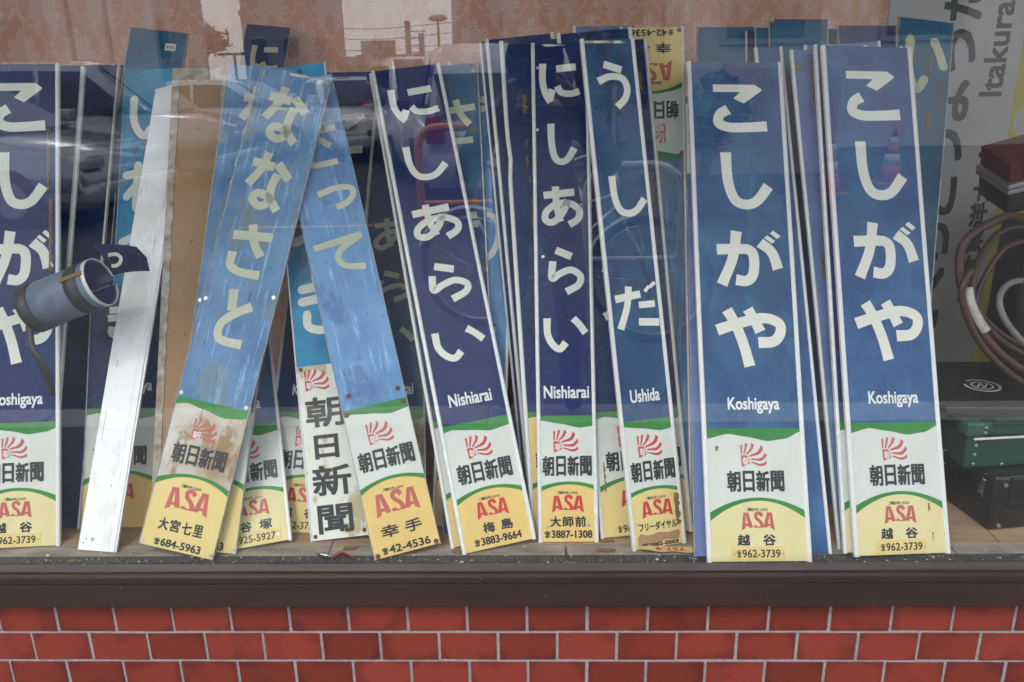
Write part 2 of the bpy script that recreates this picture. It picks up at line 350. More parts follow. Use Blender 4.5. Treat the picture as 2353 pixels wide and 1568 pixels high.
sweep('glazing_bead', [(-.008, .4208), (-.008, .4235), (.0150, .4260), (.0150, .4208)], -4, 4, BROWN_L, sill)
# glass
def glass_mats():
    m = bpy.data.materials.new('window_glass'); m.use_nodes = True; t = m.node_tree; t.nodes.clear(); L = t.links.new
    tr = N(t, 'ShaderNodeBsdfTransparent'); tr.inputs[0].default_value = (.93, .955, .945, 1)
    gl = N(t, 'ShaderNodeBsdfGlossy'); gl.inputs['Roughness'].default_value = .0; gl.inputs['Color'].default_value = (1, 1, 1, 1)
    fr = N(t, 'ShaderNodeFresnel'); fr.inputs['IOR'].default_value = 1.52
    ge = N(t, 'ShaderNodeNewGeometry'); io = N(t, 'ShaderNodeMapRange'); io.inputs['To Min'].default_value = 1.52; io.inputs['To Max'].default_value = 1 / 1.52   # same reflectance seen from either side
    L(ge.outputs['Backfacing'], io.inputs['Value']); L(io.outputs[0], fr.inputs['IOR'])
    mu = N(t, 'ShaderNodeMath', operation='MULTIPLY', use_clamp=True); mu.inputs[1].default_value = 2.0
    mi = N(t, 'ShaderNodeMixShader'); out = N(t, 'ShaderNodeOutputMaterial')
    L(fr.outputs[0], mu.inputs[0]); L(mu.outputs[0], mi.inputs[0]); L(tr.outputs[0], mi.inputs[1]); L(gl.outputs[0], mi.inputs[2])
    # thin film of grime
    df = N(t, 'ShaderNodeBsdfDiffuse'); df.inputs[0].default_value = (.5, .48, .45, 1)
    co = N(t, 'ShaderNodeTexCoord'); no = N(t, 'ShaderNodeTexNoise'); no.inputs['Scale'].default_value = 5; no.inputs['Detail'].default_value = 7
    L(co.outputs['Object'], no.inputs['Vector'])
    mr = N(t, 'ShaderNodeMapRange'); mr.inputs['From Min'].default_value = .4; mr.inputs['From Max'].default_value = .75; mr.inputs['To Min'].default_value = .001; mr.inputs['To Max'].default_value = .010
    L(no.outputs['Fac'], mr.inputs['Value'])
    m2 = N(t, 'ShaderNodeMixShader'); L(mr.outputs[0], m2.inputs[0]); L(mi.outputs[0], m2.inputs[1]); L(df.outputs[0], m2.inputs[2]); L(m2.outputs[0], out.inputs[0])
    b = bpy.data.materials.new('window_glass_inner_face'); b.use_nodes = True; t = b.node_tree; t.nodes.clear()
    tr = N(t, 'ShaderNodeBsdfTransparent'); out = N(t, 'ShaderNodeOutputMaterial'); t.links.new(tr.outputs[0], out.inputs[0])
    return [m, b]
gm = glass_mats()
me = box_me('glass_pane', -2.6, 2.6, .0160, .0220, .4215, 2.06)
for mt in gm: me.materials.append(mt)
for p_ in me.polygons: p_.material_index = 0 if p_.normal.y < -.5 else 1
pane = link('window_pane', me); tag(pane, 'large clear shop window pane reflecting the street, cars and sky', 'window pane')
# wall above and beside the window, ceiling and walls of the display space
PLASTER = plain('plaster', (.45, .42, .38), .8, var=.08, scale=8)
struct('wall_above_window', box_me('wall_above_window', -4, 4, -.03, .05, 2.06, 3.6), MORTAR)
struct('wall_left', box_me('wall_left', -4, -2.2, -.0, .05, .421, 2.06), MORTAR)
struct('wall_right', box_me('wall_right', 2.2, 4, -.0, .05, .421, 2.06), MORTAR)
aw = empty('added_canopy', Matrix.Translation((0, 0, 2.42)), 'unseen flat overhang with brown edge, added to shade the window', 'added_canopy')  # unseen overhang, added to cut the skylight reaching boards, sill and tiles
link('soffit', box_me('soffit', -4, 4, -.80, -.031, 0, .06), PLASTER, aw); link('fascia', box_me('fascia', -4.02, 4.02, -.84, -.8005, -.06, .16), BROWN, aw)
struct('ceiling', box_me('ceiling', -2.3, 2.3, .052, 1.0, 2.0, 2.05), PLASTER)
struct('side_wall_left', box_me('side_wall_left', -2.35, -2.3, .052, 1.0, .30, 2.05), PLASTER)
struct('side_wall_right', box_me('side_wall_right', 2.3, 2.35, .052, 1.0, .30, 2.05), PLASTER)
# wallpaper: woven damask, procedural
def wallpaper():
    m, t, b = newmat('damask_wallpaper'); L = t.links.new; b.inputs['Roughness'].default_value = .6
    co = N(t, 'ShaderNodeTexCoord'); sp = N(t, 'ShaderNodeSeparateXYZ')
    ns = N(t, 'ShaderNodeTexNoise'); ns.inputs['Scale'].default_value = 60; ns.inputs['Detail'].default_value = 4
    L(co.outputs['Object'], ns.inputs['Vector'])
    wv = N(t, 'ShaderNodeVectorMath', operation='MULTIPLY_ADD'); wv.inputs[1].default_value = (.012, .0, .012); L(ns.outputs['Color'], wv.inputs[0]); L(co.outputs['Object'], wv.inputs[2])
    L(wv.outputs[0], sp.inputs[0])
    def F(op, a, b_=None, c=None):
        n = N(t, 'ShaderNodeMath', operation=op)
        for i, v in enumerate((a, b_, c)):
            if v is None: continue
            if isinstance(v, (int, float)): n.inputs[i].default_value = v
            else: L(v, n.inputs[i])
        return n.outputs[0]
    PXw, PZw = .150, .200
    u = F('DIVIDE', sp.outputs[0], PXw); v = F('DIVIDE', sp.outputs[2], PZw)
    def motif(du, dv):
        uu = F('SUBTRACT', F('FRACT', F('ADD', u, du)), .5); vv = F('SUBTRACT', F('FRACT', F('ADD', v, dv)), .5)
        r = F('SQRT', F('ADD', F('MULTIPLY', uu, uu), F('MULTIPLY', F('MULTIPLY', vv, vv), 1.3)))
        th = F('ARCTAN2', uu, F('ADD', vv, .16))
        # fan of leaves: lobes by angle, veins inside
        lob = F('ADD', .30, F('MULTIPLY', F('ABSOLUTE', F('COSINE', F('MULTIPLY', th, 4.5))), .10))
        ro = F('SQRT', F('ADD', F('MULTIPLY', uu, uu), F('MULTIPLY', F('ADD', vv, .16), F('ADD', vv, .16))))
        inside = F('MULTIPLY', F('LESS_THAN', ro, F('SUBTRACT', lob, F('MULTIPLY', F('ABSOLUTE', th), .07))), F('LESS_THAN', F('ABSOLUTE', th), 2.1))
        vein = F('ADD', F('MULTIPLY', F('SINE', F('MULTIPLY', th, 26)), .5), F('MULTIPLY', F('SINE', F('MULTIPLY', ro, 130)), .5))
        fan = F('MULTIPLY', inside, F('GREATER_THAN', vein, -.25))
        # lower volutes
        q = F('SUBTRACT', F('ABSOLUTE', uu), .13); qv = F('ADD', vv, .25)
        rr2 = F('SQRT', F('ADD', F('MULTIPLY', q, q), F('MULTIPLY', qv, qv)))
        vol = F('MULTIPLY', F('LESS_THAN', rr2, .085), F('GREATER_THAN', F('SINE', F('MULTIPLY', rr2, 150)), -.1))
        return F('MAXIMUM', fan, vol)
    mA = motif(0, 0); mB = motif(.5, .5)
    # ogee trellis of small leaves
    og = F('ABSOLUTE', F('SUBTRACT', F('ABSOLUTE', F('SUBTRACT', F('FRACT', u), .5)), F('ADD', .25, F('MULTIPLY', F('COSINE', F('MULTIPLY', v, 2 * PI)), -.21))))
    tre = F('MULTIPLY', F('LESS_THAN', og, F('ADD', .035, F('MULTIPLY', F('SINE', F('MULTIPLY', v, 60)), .022))), .55)
    nn = N(t, 'ShaderNodeTexNoise'); nn.inputs['Scale'].default_value = 420; nn.inputs['Detail'].default_value = 2; L(co.outputs['Object'], nn.inputs['Vector'])
    pat = F('MAXIMUM', F('MAXIMUM', mA, mB), tre)
    pat = F('MULTIPLY', pat, F('ADD', .30, F('MULTIPLY', nn.outputs['Fac'], .95)))
    big = N(t, 'ShaderNodeTexNoise'); big.inputs['Scale'].default_value = 2.2; big.inputs['Detail'].default_value = 4; L(co.outputs['Object'], big.inputs['Vector'])
    c1 = N(t, 'ShaderNodeMix', data_type='RGBA'); c1.inputs['A'].default_value = (.74, .33, .24, 1); c1.inputs['B'].default_value = (.72, .40, .25, 1); L(big.outputs['Fac'], c1.inputs['Factor'])
    c2 = N(t, 'ShaderNodeMix', data_type='RGBA'); L(c1.outputs['Result'], c2.inputs['A']); c2.inputs['B'].default_value = (.80, .68, .62, 1)
    L(F('MULTIPLY', pat, .62), c2.inputs['Factor']); L(c2.outputs['Result'], b.inputs['Base Color'])
    return m
struct('back_wall', box_me('back_wall', -2.35, 2.35, .95, 1.02, .30, 2.05), wallpaper())
# shelf boards
PLY = plain('plywood', (.42, .28, .17), .75, scale=16, stretch=(.25, 2.5, 1), c2=(.28, .175, .105), detail=8, bump=.3)
GREYWOOD = plain('weathered_wood', (.40, .335, .28), .8, scale=40, stretch=(.3, 1, 1), c2=(.19, .155, .13), detail=8, bump=.5)
FELT = plain('black_rubber', (.085, .085, .088), .8, scale=200, stretch=(1, .3, 1), c2=(.03, .03, .032), detail=6, bump=1.0)
shelf = struct('shelf', box_me('shelf', -2.3, 2.3, .1105, .949, .38, ZF - .004), PLASTER)
for x0, x1 in ((-2.29, -1.32), (-1.318, -.42), (-.418, .050), (.053, .90), (.903, 2.29)):
    link('board', box_me('board', x0, x1, .112, .948, ZF - .0038, ZF - .0002 * (1 + (x1 > .5)), .0006), PLY, shelf)
for x0, x1 in ((-2.29, -.42), (-.418, .049), (.053, .80), (.802, 2.29)):
    link('edge_board', box_me('edge_board', x0, x1, .073, .1115, ZF - .014, ZF - .0012, .0015), GREYWOOD, shelf)
link('rubber_strip', box_me('rubber_strip', -2.29, 2.29, .024, .0725, ZF - .014, ZF - .0006, .001), FELT, shelf)
# crumbs of dirt and flaked paint along the shelf front
bm = bm_new(); rc = random.Random(5)
for k in range(420):
    x = rc.uniform(-1.15, 1.1); y = .03 + abs(rc.gauss(0, .035)); s = rc.uniform(.0006, .0022)
    if rc.random() < .06: s *= 2.2
    a = rc.uniform(0, 6.3)
    vv = [bm.verts.new((x + s * math.cos(a + q) * rc.uniform(.6, 1.4), y + s * math.sin(a + q) * rc.uniform(.6, 1.4), ZF + .0002 + rc.uniform(0, .0008))) for q in (0, 1.5, 3.1, 4.6)]
    bm.faces.new(vv)
    for f in (bm.faces,): pass
cr_ = link('dust_crumbs', fin(bm, 'dust_crumbs'), plain('dust_flakes', (.62, .60, .55), .8, var=.3, scale=80)); tag(cr_, 'pale flakes of paint and dust scattered along the shelf front', 'dust', kind='stuff')
bm = bm_new()
for k in range(60):
    x = rc.uniform(-1.15, 1.1); y, z = rc.choice(((rc.uniform(-.017, .010), .4207), (-.0238, rc.uniform(.408, .418)), (-.0283, rc.uniform(.36, .404)))); s = rc.uniform(.0003, .0007)
    if z == .4207: vv = [(x - s, y, z), (x, y - s, z), (x + s * 1.5, y, z), (x, y + s, z)]
    else: vv = [(x - s, y, z), (x, y, z - s), (x + s * 1.3, y, z), (x, y, z + s)]
    bm.faces.new([bm.verts.new(q) for q in vv])
sp_ = link('sill_specks', fin(bm, 'sill_specks'), plain('dust_flakes', (.62, .60, .55), .8)); tag(sp_, 'tiny pale specks of grit on the brown sill', 'grit', kind='stuff')
bm = bm_new()
for (cx, cy, s) in ((-.16, .083, .012), (-.30, .085, .010), (.13, .085, .012), (.13, .12, .014), (-.15, .125, .013), (-.16, .037, .009), (.06, .04, .008), (-.38, .095, .014), (-.92, .055, .008)):
    pts = [(cx + s * rc.uniform(.5, 1.3) * math.cos(a) * 1.4, cy + s * rc.uniform(.4, 1) * math.sin(a) * .6) for a in [2 * PI * q / 9 for q in range(9)]]
    add_poly(bm, pts, ZF + .0003, ZF + rc.uniform(.0015, .004))
gl_ = link('glue_flakes', fin(bm, 'glue_flakes'), TAPE); tag(gl_, 'brown dried glue flakes lying on the plywood shelf', 'glue', kind='stuff')
# paper slip with upside down red number
pm = Matrix.Translation((.247, .083, ZF + .001)) @ Matrix.Rotation(PI + .06, 4, 'Z')
ps = empty('paper_slip', pm, 'curled yellow paper slip with upside down red number, lying below the Ushida board', 'paper slip')
bm = bm_new(); nx = 12; g_ = [[bm.verts.new((-.052 + .104 * i / nx, -.010 + .02 * j - (.004 * (i / nx) if j == 0 else -.002 * math.sin(i)), .001 + .006 * (i / nx) ** 2 + .004 * j * (i / nx))) for j in (0, 1)] for i in range(nx + 1)]
for i in range(nx): bm.faces.new((g_[i][0], g_[i + 1][0], g_[i + 1][1], g_[i][1]))
link('paper', fin(bm, 'paper', True), YELLOW_MID, ps)
tm = text_me('757-9', -.036, -.008, .022, .006, .0006, 0)
for v in tm.vertices: v.co.z = .0016 + .006 * ((v.co.x + .052) / .104) ** 2 + .004 * ((v.co.y + .01) / .02) * ((v.co.x + .052) / .104)
link('red_number', tm, RED, ps)
# metal foil curl and red scrap
rb_ = empty('foil_ribbon', Matrix.Translation((-.40, .052, ZF)), 'curled silver foil ribbon with a red end on the shelf edge', 'ribbon')
def ribbon(name, pts, wid, mat, parent, M=None):
    bm = bm_new(); P_ = catmull(pts, 8); rows = []
    for i, p in enumerate(P_):
        rows.append((bm.verts.new(p + Vector((0, 0, wid / 2))), bm.verts.new(p + Vector((.003, .002, -wid / 2)))))
    for a, b in zip(rows, rows[1:]): bm.faces.new((a[0], b[0], b[1], a[1]))
    o = link(name, fin(bm, name, True), mat, parent, M)
    so_ = o.modifiers.new('thickness', 'SOLIDIFY'); so_.thickness = .0004; return o
ribbon('silver_band', [(-.036, .008, .008), (-.024, .000, .010), (-.012, .002, .006), (-.002, -.012, .008), (.006, -.022, .006)], .012, plain('foil', (.75, .75, .8), .15, metal=1, var=.05), rb_)
ribbon('red_band', [(-.004, -.004, .009), (.010, .008, .012), (.024, .006, .008), (.040, -.008, .006)], .011, plain('red_plastic', (.30, .03, .03), .3), rb_)

# ------------------------------------------------------------------ rolled-up board
NAVY_IN = NAVY['deep']; BLUEGREY = enamel('rolled_blue_grey', (.13, .17, .24), (.17, .22, .30), (.04, .06, .20), scratch=.3, seed=31, rough=.35, dirt=(.12, .10, .08), dirt_amt=.35)
DKBAND = plain('dark_band', (.035, .038, .04), .5, var=.3, scale=60)
ax = Vector((.150, .000, .055)).normalized()
Mx = Matrix.Translation((-.992, .208, .880)) @ ax.to_track_quat('Z', 'Y').to_matrix().to_4x4()
roll = empty('rolled_board', Mx, 'rolled up blue grey board with dark bands and navy inside, wedged by the white strip', 'rolled board')
Rr, Lr = .047, .152
def arc_sheet(r, z0, z1, a0, a1, n=40, flare=0):
    bm = bm_new(); A, B = [], []
    for i in range(n + 1):
        a = a0 + (a1 - a0) * i / n; rr_ = r * (1 + flare * i / n)
        A.append(bm.verts.new((rr_ * math.cos(a), rr_ * math.sin(a), z0))); B.append(bm.verts.new((rr_ * math.cos(a), rr_ * math.sin(a), z1)))
    for i in range(n): bm.faces.new((A[i], A[i + 1], B[i + 1], B[i]))
    return bm
def sheet_obj(name, bm, mat, th, parent=roll):
    me = fin(bm, name, True); o = link(name, me, mat, parent); s = o.modifiers.new('thickness', 'SOLIDIFY'); s.thickness = th; s.offset = 0; return o
sheet_obj('outer_skin', arc_sheet(Rr, 0, Lr, 0, 5.9), BLUEGREY, .0012)
sheet_obj('inner_skin', arc_sheet(Rr - .0022, .001, Lr - .001, -.25, 5.9, flare=-.04), NAVY_IN, .0010)
sheet_obj('dark_band', arc_sheet(Rr + .0012, -.001, .024, 0, 5.9), DKBAND, .0012)
sheet_obj('dark_band', arc_sheet(Rr + .0012, Lr - .046, Lr - .018, 0, 5.9), DKBAND, .0012)
sheet_obj('white_rim', arc_sheet(Rr + .0008, Lr - .006, Lr + .002, 0, 5.9), ALU_PIT, .0018)
# loose flap with lettering curling away to the right
bm = bm_new(); rows = []
for i in range(14):
    t = i / 13; a = 1.3 + t * 1.5
    p0 = Vector((-.866 + .046 * t, .235 + .08 * t, 1.000 - .02 * t ** 1.6)); p1 = p0 + Vector((.004, .03, -.070 + .012 * t))
    rows.append((bm.verts.new(p0), bm.verts.new((p0 + p1) / 2 + Vector((.0, .016, 0))), bm.verts.new(p1)))
for a, b in zip(rows, rows[1:]): bm.faces.new((a[0], b[0], b[1], a[1])); bm.faces.new((a[1], b[1], b[2], a[2]))
fl_ = link('loose_flap', fin(bm, 'loose_flap', True), NAVY_IN, roll, Mx.inverted()); s = fl_.modifiers.new('thickness', 'SOLIDIFY'); s.thickness = .0012
Mk = Mx.inverted() @ Matrix.Translation((-.848, .262, .950)) @ Matrix.Rotation(PI / 2 - .2, 4, 'X') @ Matrix.Rotation(-.3, 4, 'Z')
link('kana_letter', kana_me('つ', -.016, .0, .014, .030, .007), KANA_OLD, roll, Mk)
bm = bm_new(); P_ = catmull([(-1.000, .196, .850), (-.992, .175, .815), (-.975, .168, .785), (-.968, .17, .75), (-.972, .175, .71)], 8); rows = []
for i, p in enumerate(P_): rows.append((bm.verts.new(p + Vector((-.008, 0, 0))), bm.verts.new(p + Vector((.008, .002, 0)))))
for a, b in zip(rows, rows[1:]): bm.faces.new((a[0], b[0], b[1], a[1]))
tp = link('hanging_tape', fin(bm, 'hanging_tape', True), DKBAND, roll, Mx.inverted()); s = tp.modifiers.new('thickness', 'SOLIDIFY'); s.thickness = .0006
link('tape_scrap', box_me('tape_scrap', -.004, .004, Rr + .001, Rr + .004, Lr - .05, Lr - .002), TAPE, roll, Matrix.Rotation(.9, 4, 'Z'))

# ------------------------------------------------------------------ banner on the back wall
VINYL = plain('white_vinyl', (.55, .545, .55), .45, var=.06, scale=3); INK = plain('banner_ink', (.05, .055, .06), .5, var=.2)
ban = empty('banner', Matrix.Translation((0, .932, 0)) @ Matrix.Rotation(PI / 2, 4, 'X'), 'white vinyl station banner with sideways Itakura lettering behind the cases', 'banner')
link('sheet', box_me('sheet', .898, 2.1, .46, 1.95, -.002, .001), VINYL, ban)
link('yellow_field', box_me('yellow_field', 1.2415, 2.099, .461, 1.949, .0012, .0016), plain('banner_yellow', (.56, .53, .03), .45, var=.05), ban)
bm = bm_new(); add_cyl(bm, (1.30, 1.16, .0019), (0, 0, 1), .05, .0004, 32); link('white_disc', fin(bm, 'white_disc'), VINYL, ban)
bm = bm_new(); add_box(bm, 1.255, 1.35, 1.035, 1.060, .0017, .0021); link('orange_bar', fin(bm, 'orange_bar'), plain('banner_orange', (.75, .30, .02), .5), ban)
bm = bm_new(); add_box(bm, 1.262, 1.40, 1.066, 1.088, .0017, .0021); link('orange_bar', fin(bm, 'orange_bar'), plain('banner_orange', (.75, .30, .02), .5), ban)
for i, ch in enumerate('いたくらとうようだい'):
    z = .965 + (i - 4) * .1235
    link('sideways_character', text_me(ch, 1.080 - .052, z - .048, 1.080 + .052, z + .048, .0036, .0014, rot=PI / 2), INK, ban)
zc = (1.221 + 1.452) / 2; hl = (1.452 - 1.221) / 2
link('sideways_roman_lettering', text_me('Itakura', 1.179 - hl, zc - .029, 1.179 + hl, zc + .029, .0018, .0014, rot=PI / 2), INK, ban)
link('sideways_kanji', text_me('板倉東洋大前', 1.196 - .215, .875 - .024, 1.196 + .215, .875 + .024, .0022, .0014, rot=PI / 2), INK, ban)

# ------------------------------------------------------------------ cases on the right
LEATHER = plain('black_leather', (.012, .011, .012), .32, var=.3, scale=60, bump=.3); CHROME = plain('chrome', (.6, .6, .6), .12, metal=1, var=.05)
BRASS = plain('dull_rivet', (.33, .36, .30), .4, metal=.6)
GREENP = plain('green_fibre', (.012, .055, .032), .38, var=.25, scale=30, bump=.2)
A = empty('black_bag', Matrix.Translation((.898, .149, ZF)) @ Matrix.Rotation(.17, 4, 'Z'), 'black leather case with chrome lock standing on the shelf under the green trunk', 'case')
link('body', box_me('body', 0, .52, 0, .30, 0.0005, .122, .012, True, 3), LEATHER, A)
link('front_flap', box_me('front_flap', .03, .50, -.004, .002, .055, .118, .003), LEATHER, A)
lk = link('lock', box_me('lock', .082, .118, -.011, -.004, .050, .076, .002), CHROME, A)
bm = bm_new(); bmesh.ops.create_cone(bm, cap_ends=False, segments=24, radius1=.010, radius2=.010, depth=.004, matrix=Matrix.Translation((.118, -.014, .044)) @ Matrix.Rotation(PI / 2, 4, 'X'))
q = link('lock_ring', fin(bm, 'lock_ring'), CHROME, lk); s = q.modifiers.new('thickness', 'SOLIDIFY'); s.thickness = .003
for zz in (.014, .104):
    bm = bm_new(); add_cyl(bm, (.020, -.002, zz), (0, 1, 0), .004, .004); link('stud', fin(bm, 'stud'), BRASS, A)
Tk = empty('green_trunk', Matrix.Translation((.845, .180, ZF + .1235)) @ Matrix.Rotation(.10, 4, 'Z'), 'dark green riveted fibre trunk lying on the black leather case', 'trunk')
link('body', box_me('body', 0, .56, 0, .27, 0, .070, .008, True, 3), GREENP, Tk)
lid = link('lid', box_me('lid', -.004, .564, -.005, .275, .0712, .104, .009, True, 3), GREENP, Tk)
link('edge_bead', box_me('edge_bead', .01, .55, -.007, -.004, .066, .0705, .001), ALU_PIT, Tk)
link('corner_cap', box_me('corner_cap', -.008, .030, -.009, .03, .072, .105, .008, True, 3), plain('green_paint', (.03, .09, .07), .25), Tk)
link('top_batten', box_me('top_batten', .045, .56, -.010, .02, .096, .110, .003), GREENP, Tk)
for xx, zz in ((.02, .012), (.02, .032), (.02, .052), (.16, .045), (.16, .025), (.27, .045), (.08, .008), (.14, .008), (.21, .008), (.28, .008), (.35, .008), (.03, .082), (.03, .093), (.06, .103), (.12, .103), (.19, .103), (.26, .103)):
    bm = bm_new(); add_sphere(bm, (xx, -.008 if zz > .075 else -.001, zz), .0036, 1, .6, 1); link('rivet', fin(bm, 'rivet', True), BRASS, Tk)
lt = link('latch', box_me('latch', .040, .056, -.010, -.002, -.052, -.006, .002), CHROME, Tk, Matrix.Rotation(.1, 4, 'X'))
link('latch_tongue', box_me('latch_tongue', .044, .052, -.014, -.010, -.060, -.020, .001), CHROME, lt)
bm = bm_new(); add_tube(bm, [(-.004, .05, .02), (-.012, .05, .02), (-.012, .05, -.01), (-.004, .05, -.01)], .0014, 6, 0); link('side_ring', fin(bm, 'side_ring'), BRASS, Tk)
Bc = empty('emblem_case', Matrix.Translation((.800, .190, ZF + .2355)) @ Matrix.Rotation(-.03, 4, 'Z'), 'flat black case with white round crest lying on top of the green trunk', 'case')
link('body', box_me('body', 0, .60, 0, .27, 0, .020, .006, True, 3), LEATHER, Bc)
WINK = plain('crest_white', (.5, .5, .5), .5)
bm = bm_new()
def ring(bm, cx, cy, r0, r1, a0, a1, z, n=40):
    A_ = [bm.verts.new((cx + r0 * math.cos(a), cy + r0 * math.sin(a), z)) for a in [a0 + (a1 - a0) * k / n for k in range(n + 1)]]
    B_ = [bm.verts.new((cx + r1 * math.cos(a), cy + r1 * math.sin(a), z)) for a in [a0 + (a1 - a0) * k / n for k in range(n + 1)]]
    for k in range(n): bm.faces.new((A_[k], B_[k], B_[k + 1], A_[k + 1]))
ring(bm, .122, .115, .030, .036, 2.9, 2.9 + 5.6, .0206); ring(bm, .122, .115, .018, .022, 0, 2 * PI, .0206)
for (a, b) in (((-.014, -.010), (.002, .014)), ((.002, .014), (-.002, -.014)), ((-.002, -.014), (.014, .010))):
    stroke(bm, [(.122 + a[0], .115 + a[1]), (.122 + b[0], .115 + b[1])], .0035, .0207)
link('crest', fin(bm, 'crest'), WINK, Bc)
# machine block with chrome catches behind
Mb = empty('equipment_case', Matrix.Translation((1.045, .43, ZF + .2557)), 'black equipment case with chrome catches standing behind the hose loops', 'case')
link('body', box_me('body', 0, .55, .0, .12, .0001, .32, .012, True, 3), LEATHER, Mb)
for z0, z1, x0 in ((.19, .27, .01), (.13, .18, .05), (.05, .075, .06)):
    link('catch', box_me('catch', x0, x0 + .016, -.008, .002, z0, z1, .002), CHROME, Mb)
link('handle_bar', box_me('handle_bar', .05, .30, -.016, -.004, .115, .122, .002), CHROME, Mb)
link('front_plate', box_me('front_plate', .045, .075, -.010, .002, .150, .20, .002), LEATHER, Mb)
Fc = empty('red_case', Matrix.Translation((1.000, .44, ZF + .2557 + .3215)) @ Matrix.Rotation(-.26, 4, 'Y') @ Matrix.Rotation(.25, 4, 'X'), 'black case with red lid panels and aluminium edges tilted on the equipment case', 'case')
link('body', box_me('body', 0, .55, 0, .12, .012, .060, .004, True, 2), LEATHER, Fc)
link('red_lid', box_me('red_lid', 0.002, .55, .002, .118, .084, .128, .004), plain('red_vinyl', (.10, .008, .010), .35, var=.2, scale=30), Fc)
for z0 in (.061, .073): link('aluminium_edge', box_me('aluminium_edge', -.004, .555, -.005, .125, z0, z0 + .010, .002), plain('brushed_aluminium', (.5, .5, .5), .3, metal=.8), Fc)
bm = bm_new()
for (a, b, c, d) in ((.030, .085, .090, .093), (.030, .085, .119, .122), (.030, .034, .093, .119), (.081, .085, .093, .119)): add_box(bm, a, b, -.004, .0025, c, d)
link('label_holder', fin(bm, 'label_holder'), CHROME, Fc)
# taped hoses
def hose(label, pts, r, mat, cap_mat=None, rf=None):
    bm = bm_new(); add_tube(bm, pts, r, 10, 10, rf=rf); o = link('hose', fin(bm, 'hose', True), mat); tag(o, label, 'hose', 'old hoses looped beside the black cases'); return o
LEATHB = plain('brown_hose', (.065, .022, .010), .5, scale=26, c2=(.035, .014, .008), detail=8, bump=.6); GREYH = plain('grey_hose', (.15, .15, .14), .45, var=.25, scale=30)
WTAPE = plain('white_tape', (.55, .54, .50), .6, scale=30, c2=(.25, .20, .15))
hose('thick brown wrapped hose bending down from the black case', [(1.02, .42, .985), (.95, .36, 1.005), (.87, .33, .975), (.850, .32, .93), (.858, .30, .86), (.885, .28, .80), (.93, .26, .745), (1.00, .25, .70), (1.12, .25, .655)], .0090, LEATHB)
hose('brown hose running lowest along the loops', [(.862, .29, .915), (.843, .28, .87), (.868, .27, .80), (.905, .25, .745), (.965, .235, .695), (1.06, .23, .645), (1.16, .23, .62)], .007, LEATHB)
hose('dark brown hose running behind the wrapped one', [(1.06, .44, .975), (.98, .42, .965), (.925, .38, .925), (.895, .34, .875), (.90, .32, .82), (.95, .30, .76), (1.05, .29, .71), (1.18, .30, .68)], .007, plain('dark_hose', (.05, .03, .022), .5, var=.3))
hose('thin dark hose in the middle of the loops', [(1.05, .42, .945), (.985, .40, .935), (.935, .37, .885), (.91, .34, .83), (.95, .32, .775), (1.04, .31, .73), (1.16, .31, .70)], .006, LEATHB)
hose('light grey hose curving in a loop in front of the case', [(1.13, .40, .825), (1.05, .36, .865), (.965, .32, .88), (.925, .29, .855), (.935, .27, .81), (.985, .25, .755), (1.06, .24, .705), (1.16, .24, .66)], .0065, GREYH)
bm = bm_new(); add_tube(bm, [(.862, .298, .875), (.868, .29, .845), (.884, .28, .812), (.898, .272, .79)], .0105, 10, 8)
o = link('tape_wrap', fin(bm, 'tape_wrap', True), WTAPE); tag(o, 'whitish tape wrapped round the brown hoses', 'tape')
hd = link('cloth_roll', (lambda b: (add_tube(b, [(.99, .215, .680), (1.05, .22, .655), (1.12, .23, .62), (1.2, .24, .57)], .03, 12, 8, rf=lambda t: .016 + .012 * math.sin(t * 3)), fin(b, 'cloth_roll', True))[1])(bm_new()), LEATHB)
tag(hd, 'rolled brown leather piece lying over the crest case', 'leather roll')

# ------------------------------------------------------------------ station signs

def sign_matrix(p):
    x0, yb, roll, al, yaw, w_, L_ = p
    n = Vector((math.sin(yaw), -math.cos(yaw), 0)); u0 = Vector((math.cos(yaw), math.sin(yaw), 0))
    v0 = Vector((0, 0, 1)) * math.cos(al) - n * math.sin(al)
    u = u0 * math.cos(roll) + v0 * math.sin(roll); v = -u0 * math.sin(roll) + v0 * math.cos(roll)
    c = Vector((x0, yb, ZF + abs(u.z) * w_ / 2 + .0005)); k = u.cross(v)
    return Matrix(((u.x, v.x, k.x, c.x), (u.y, v.y, k.y, c.y), (u.z, v.z, k.z, c.z), (0, 0, 0, 1)))
def lerp_tab(tab, x):
    if x <= tab[0][0]: return tab[0][1]
    for (a, b), (c, d) in zip(tab, tab[1:]):
        if x <= c:
            t = (x - a) / (c - a); t = t * t * (3 - 2 * t) * .5 + t * .5; return b + (d - b) * t
    return tab[-1][1]
WAVE = [(-95, 232), (-50, 242), (-14, 236), (27, 227.5), (62, 232), (95, 247)]
def arc(x, top): return (120 if top else 114) - (x - 3) ** 2 * (.0031 if top else .0042)
_em = {}
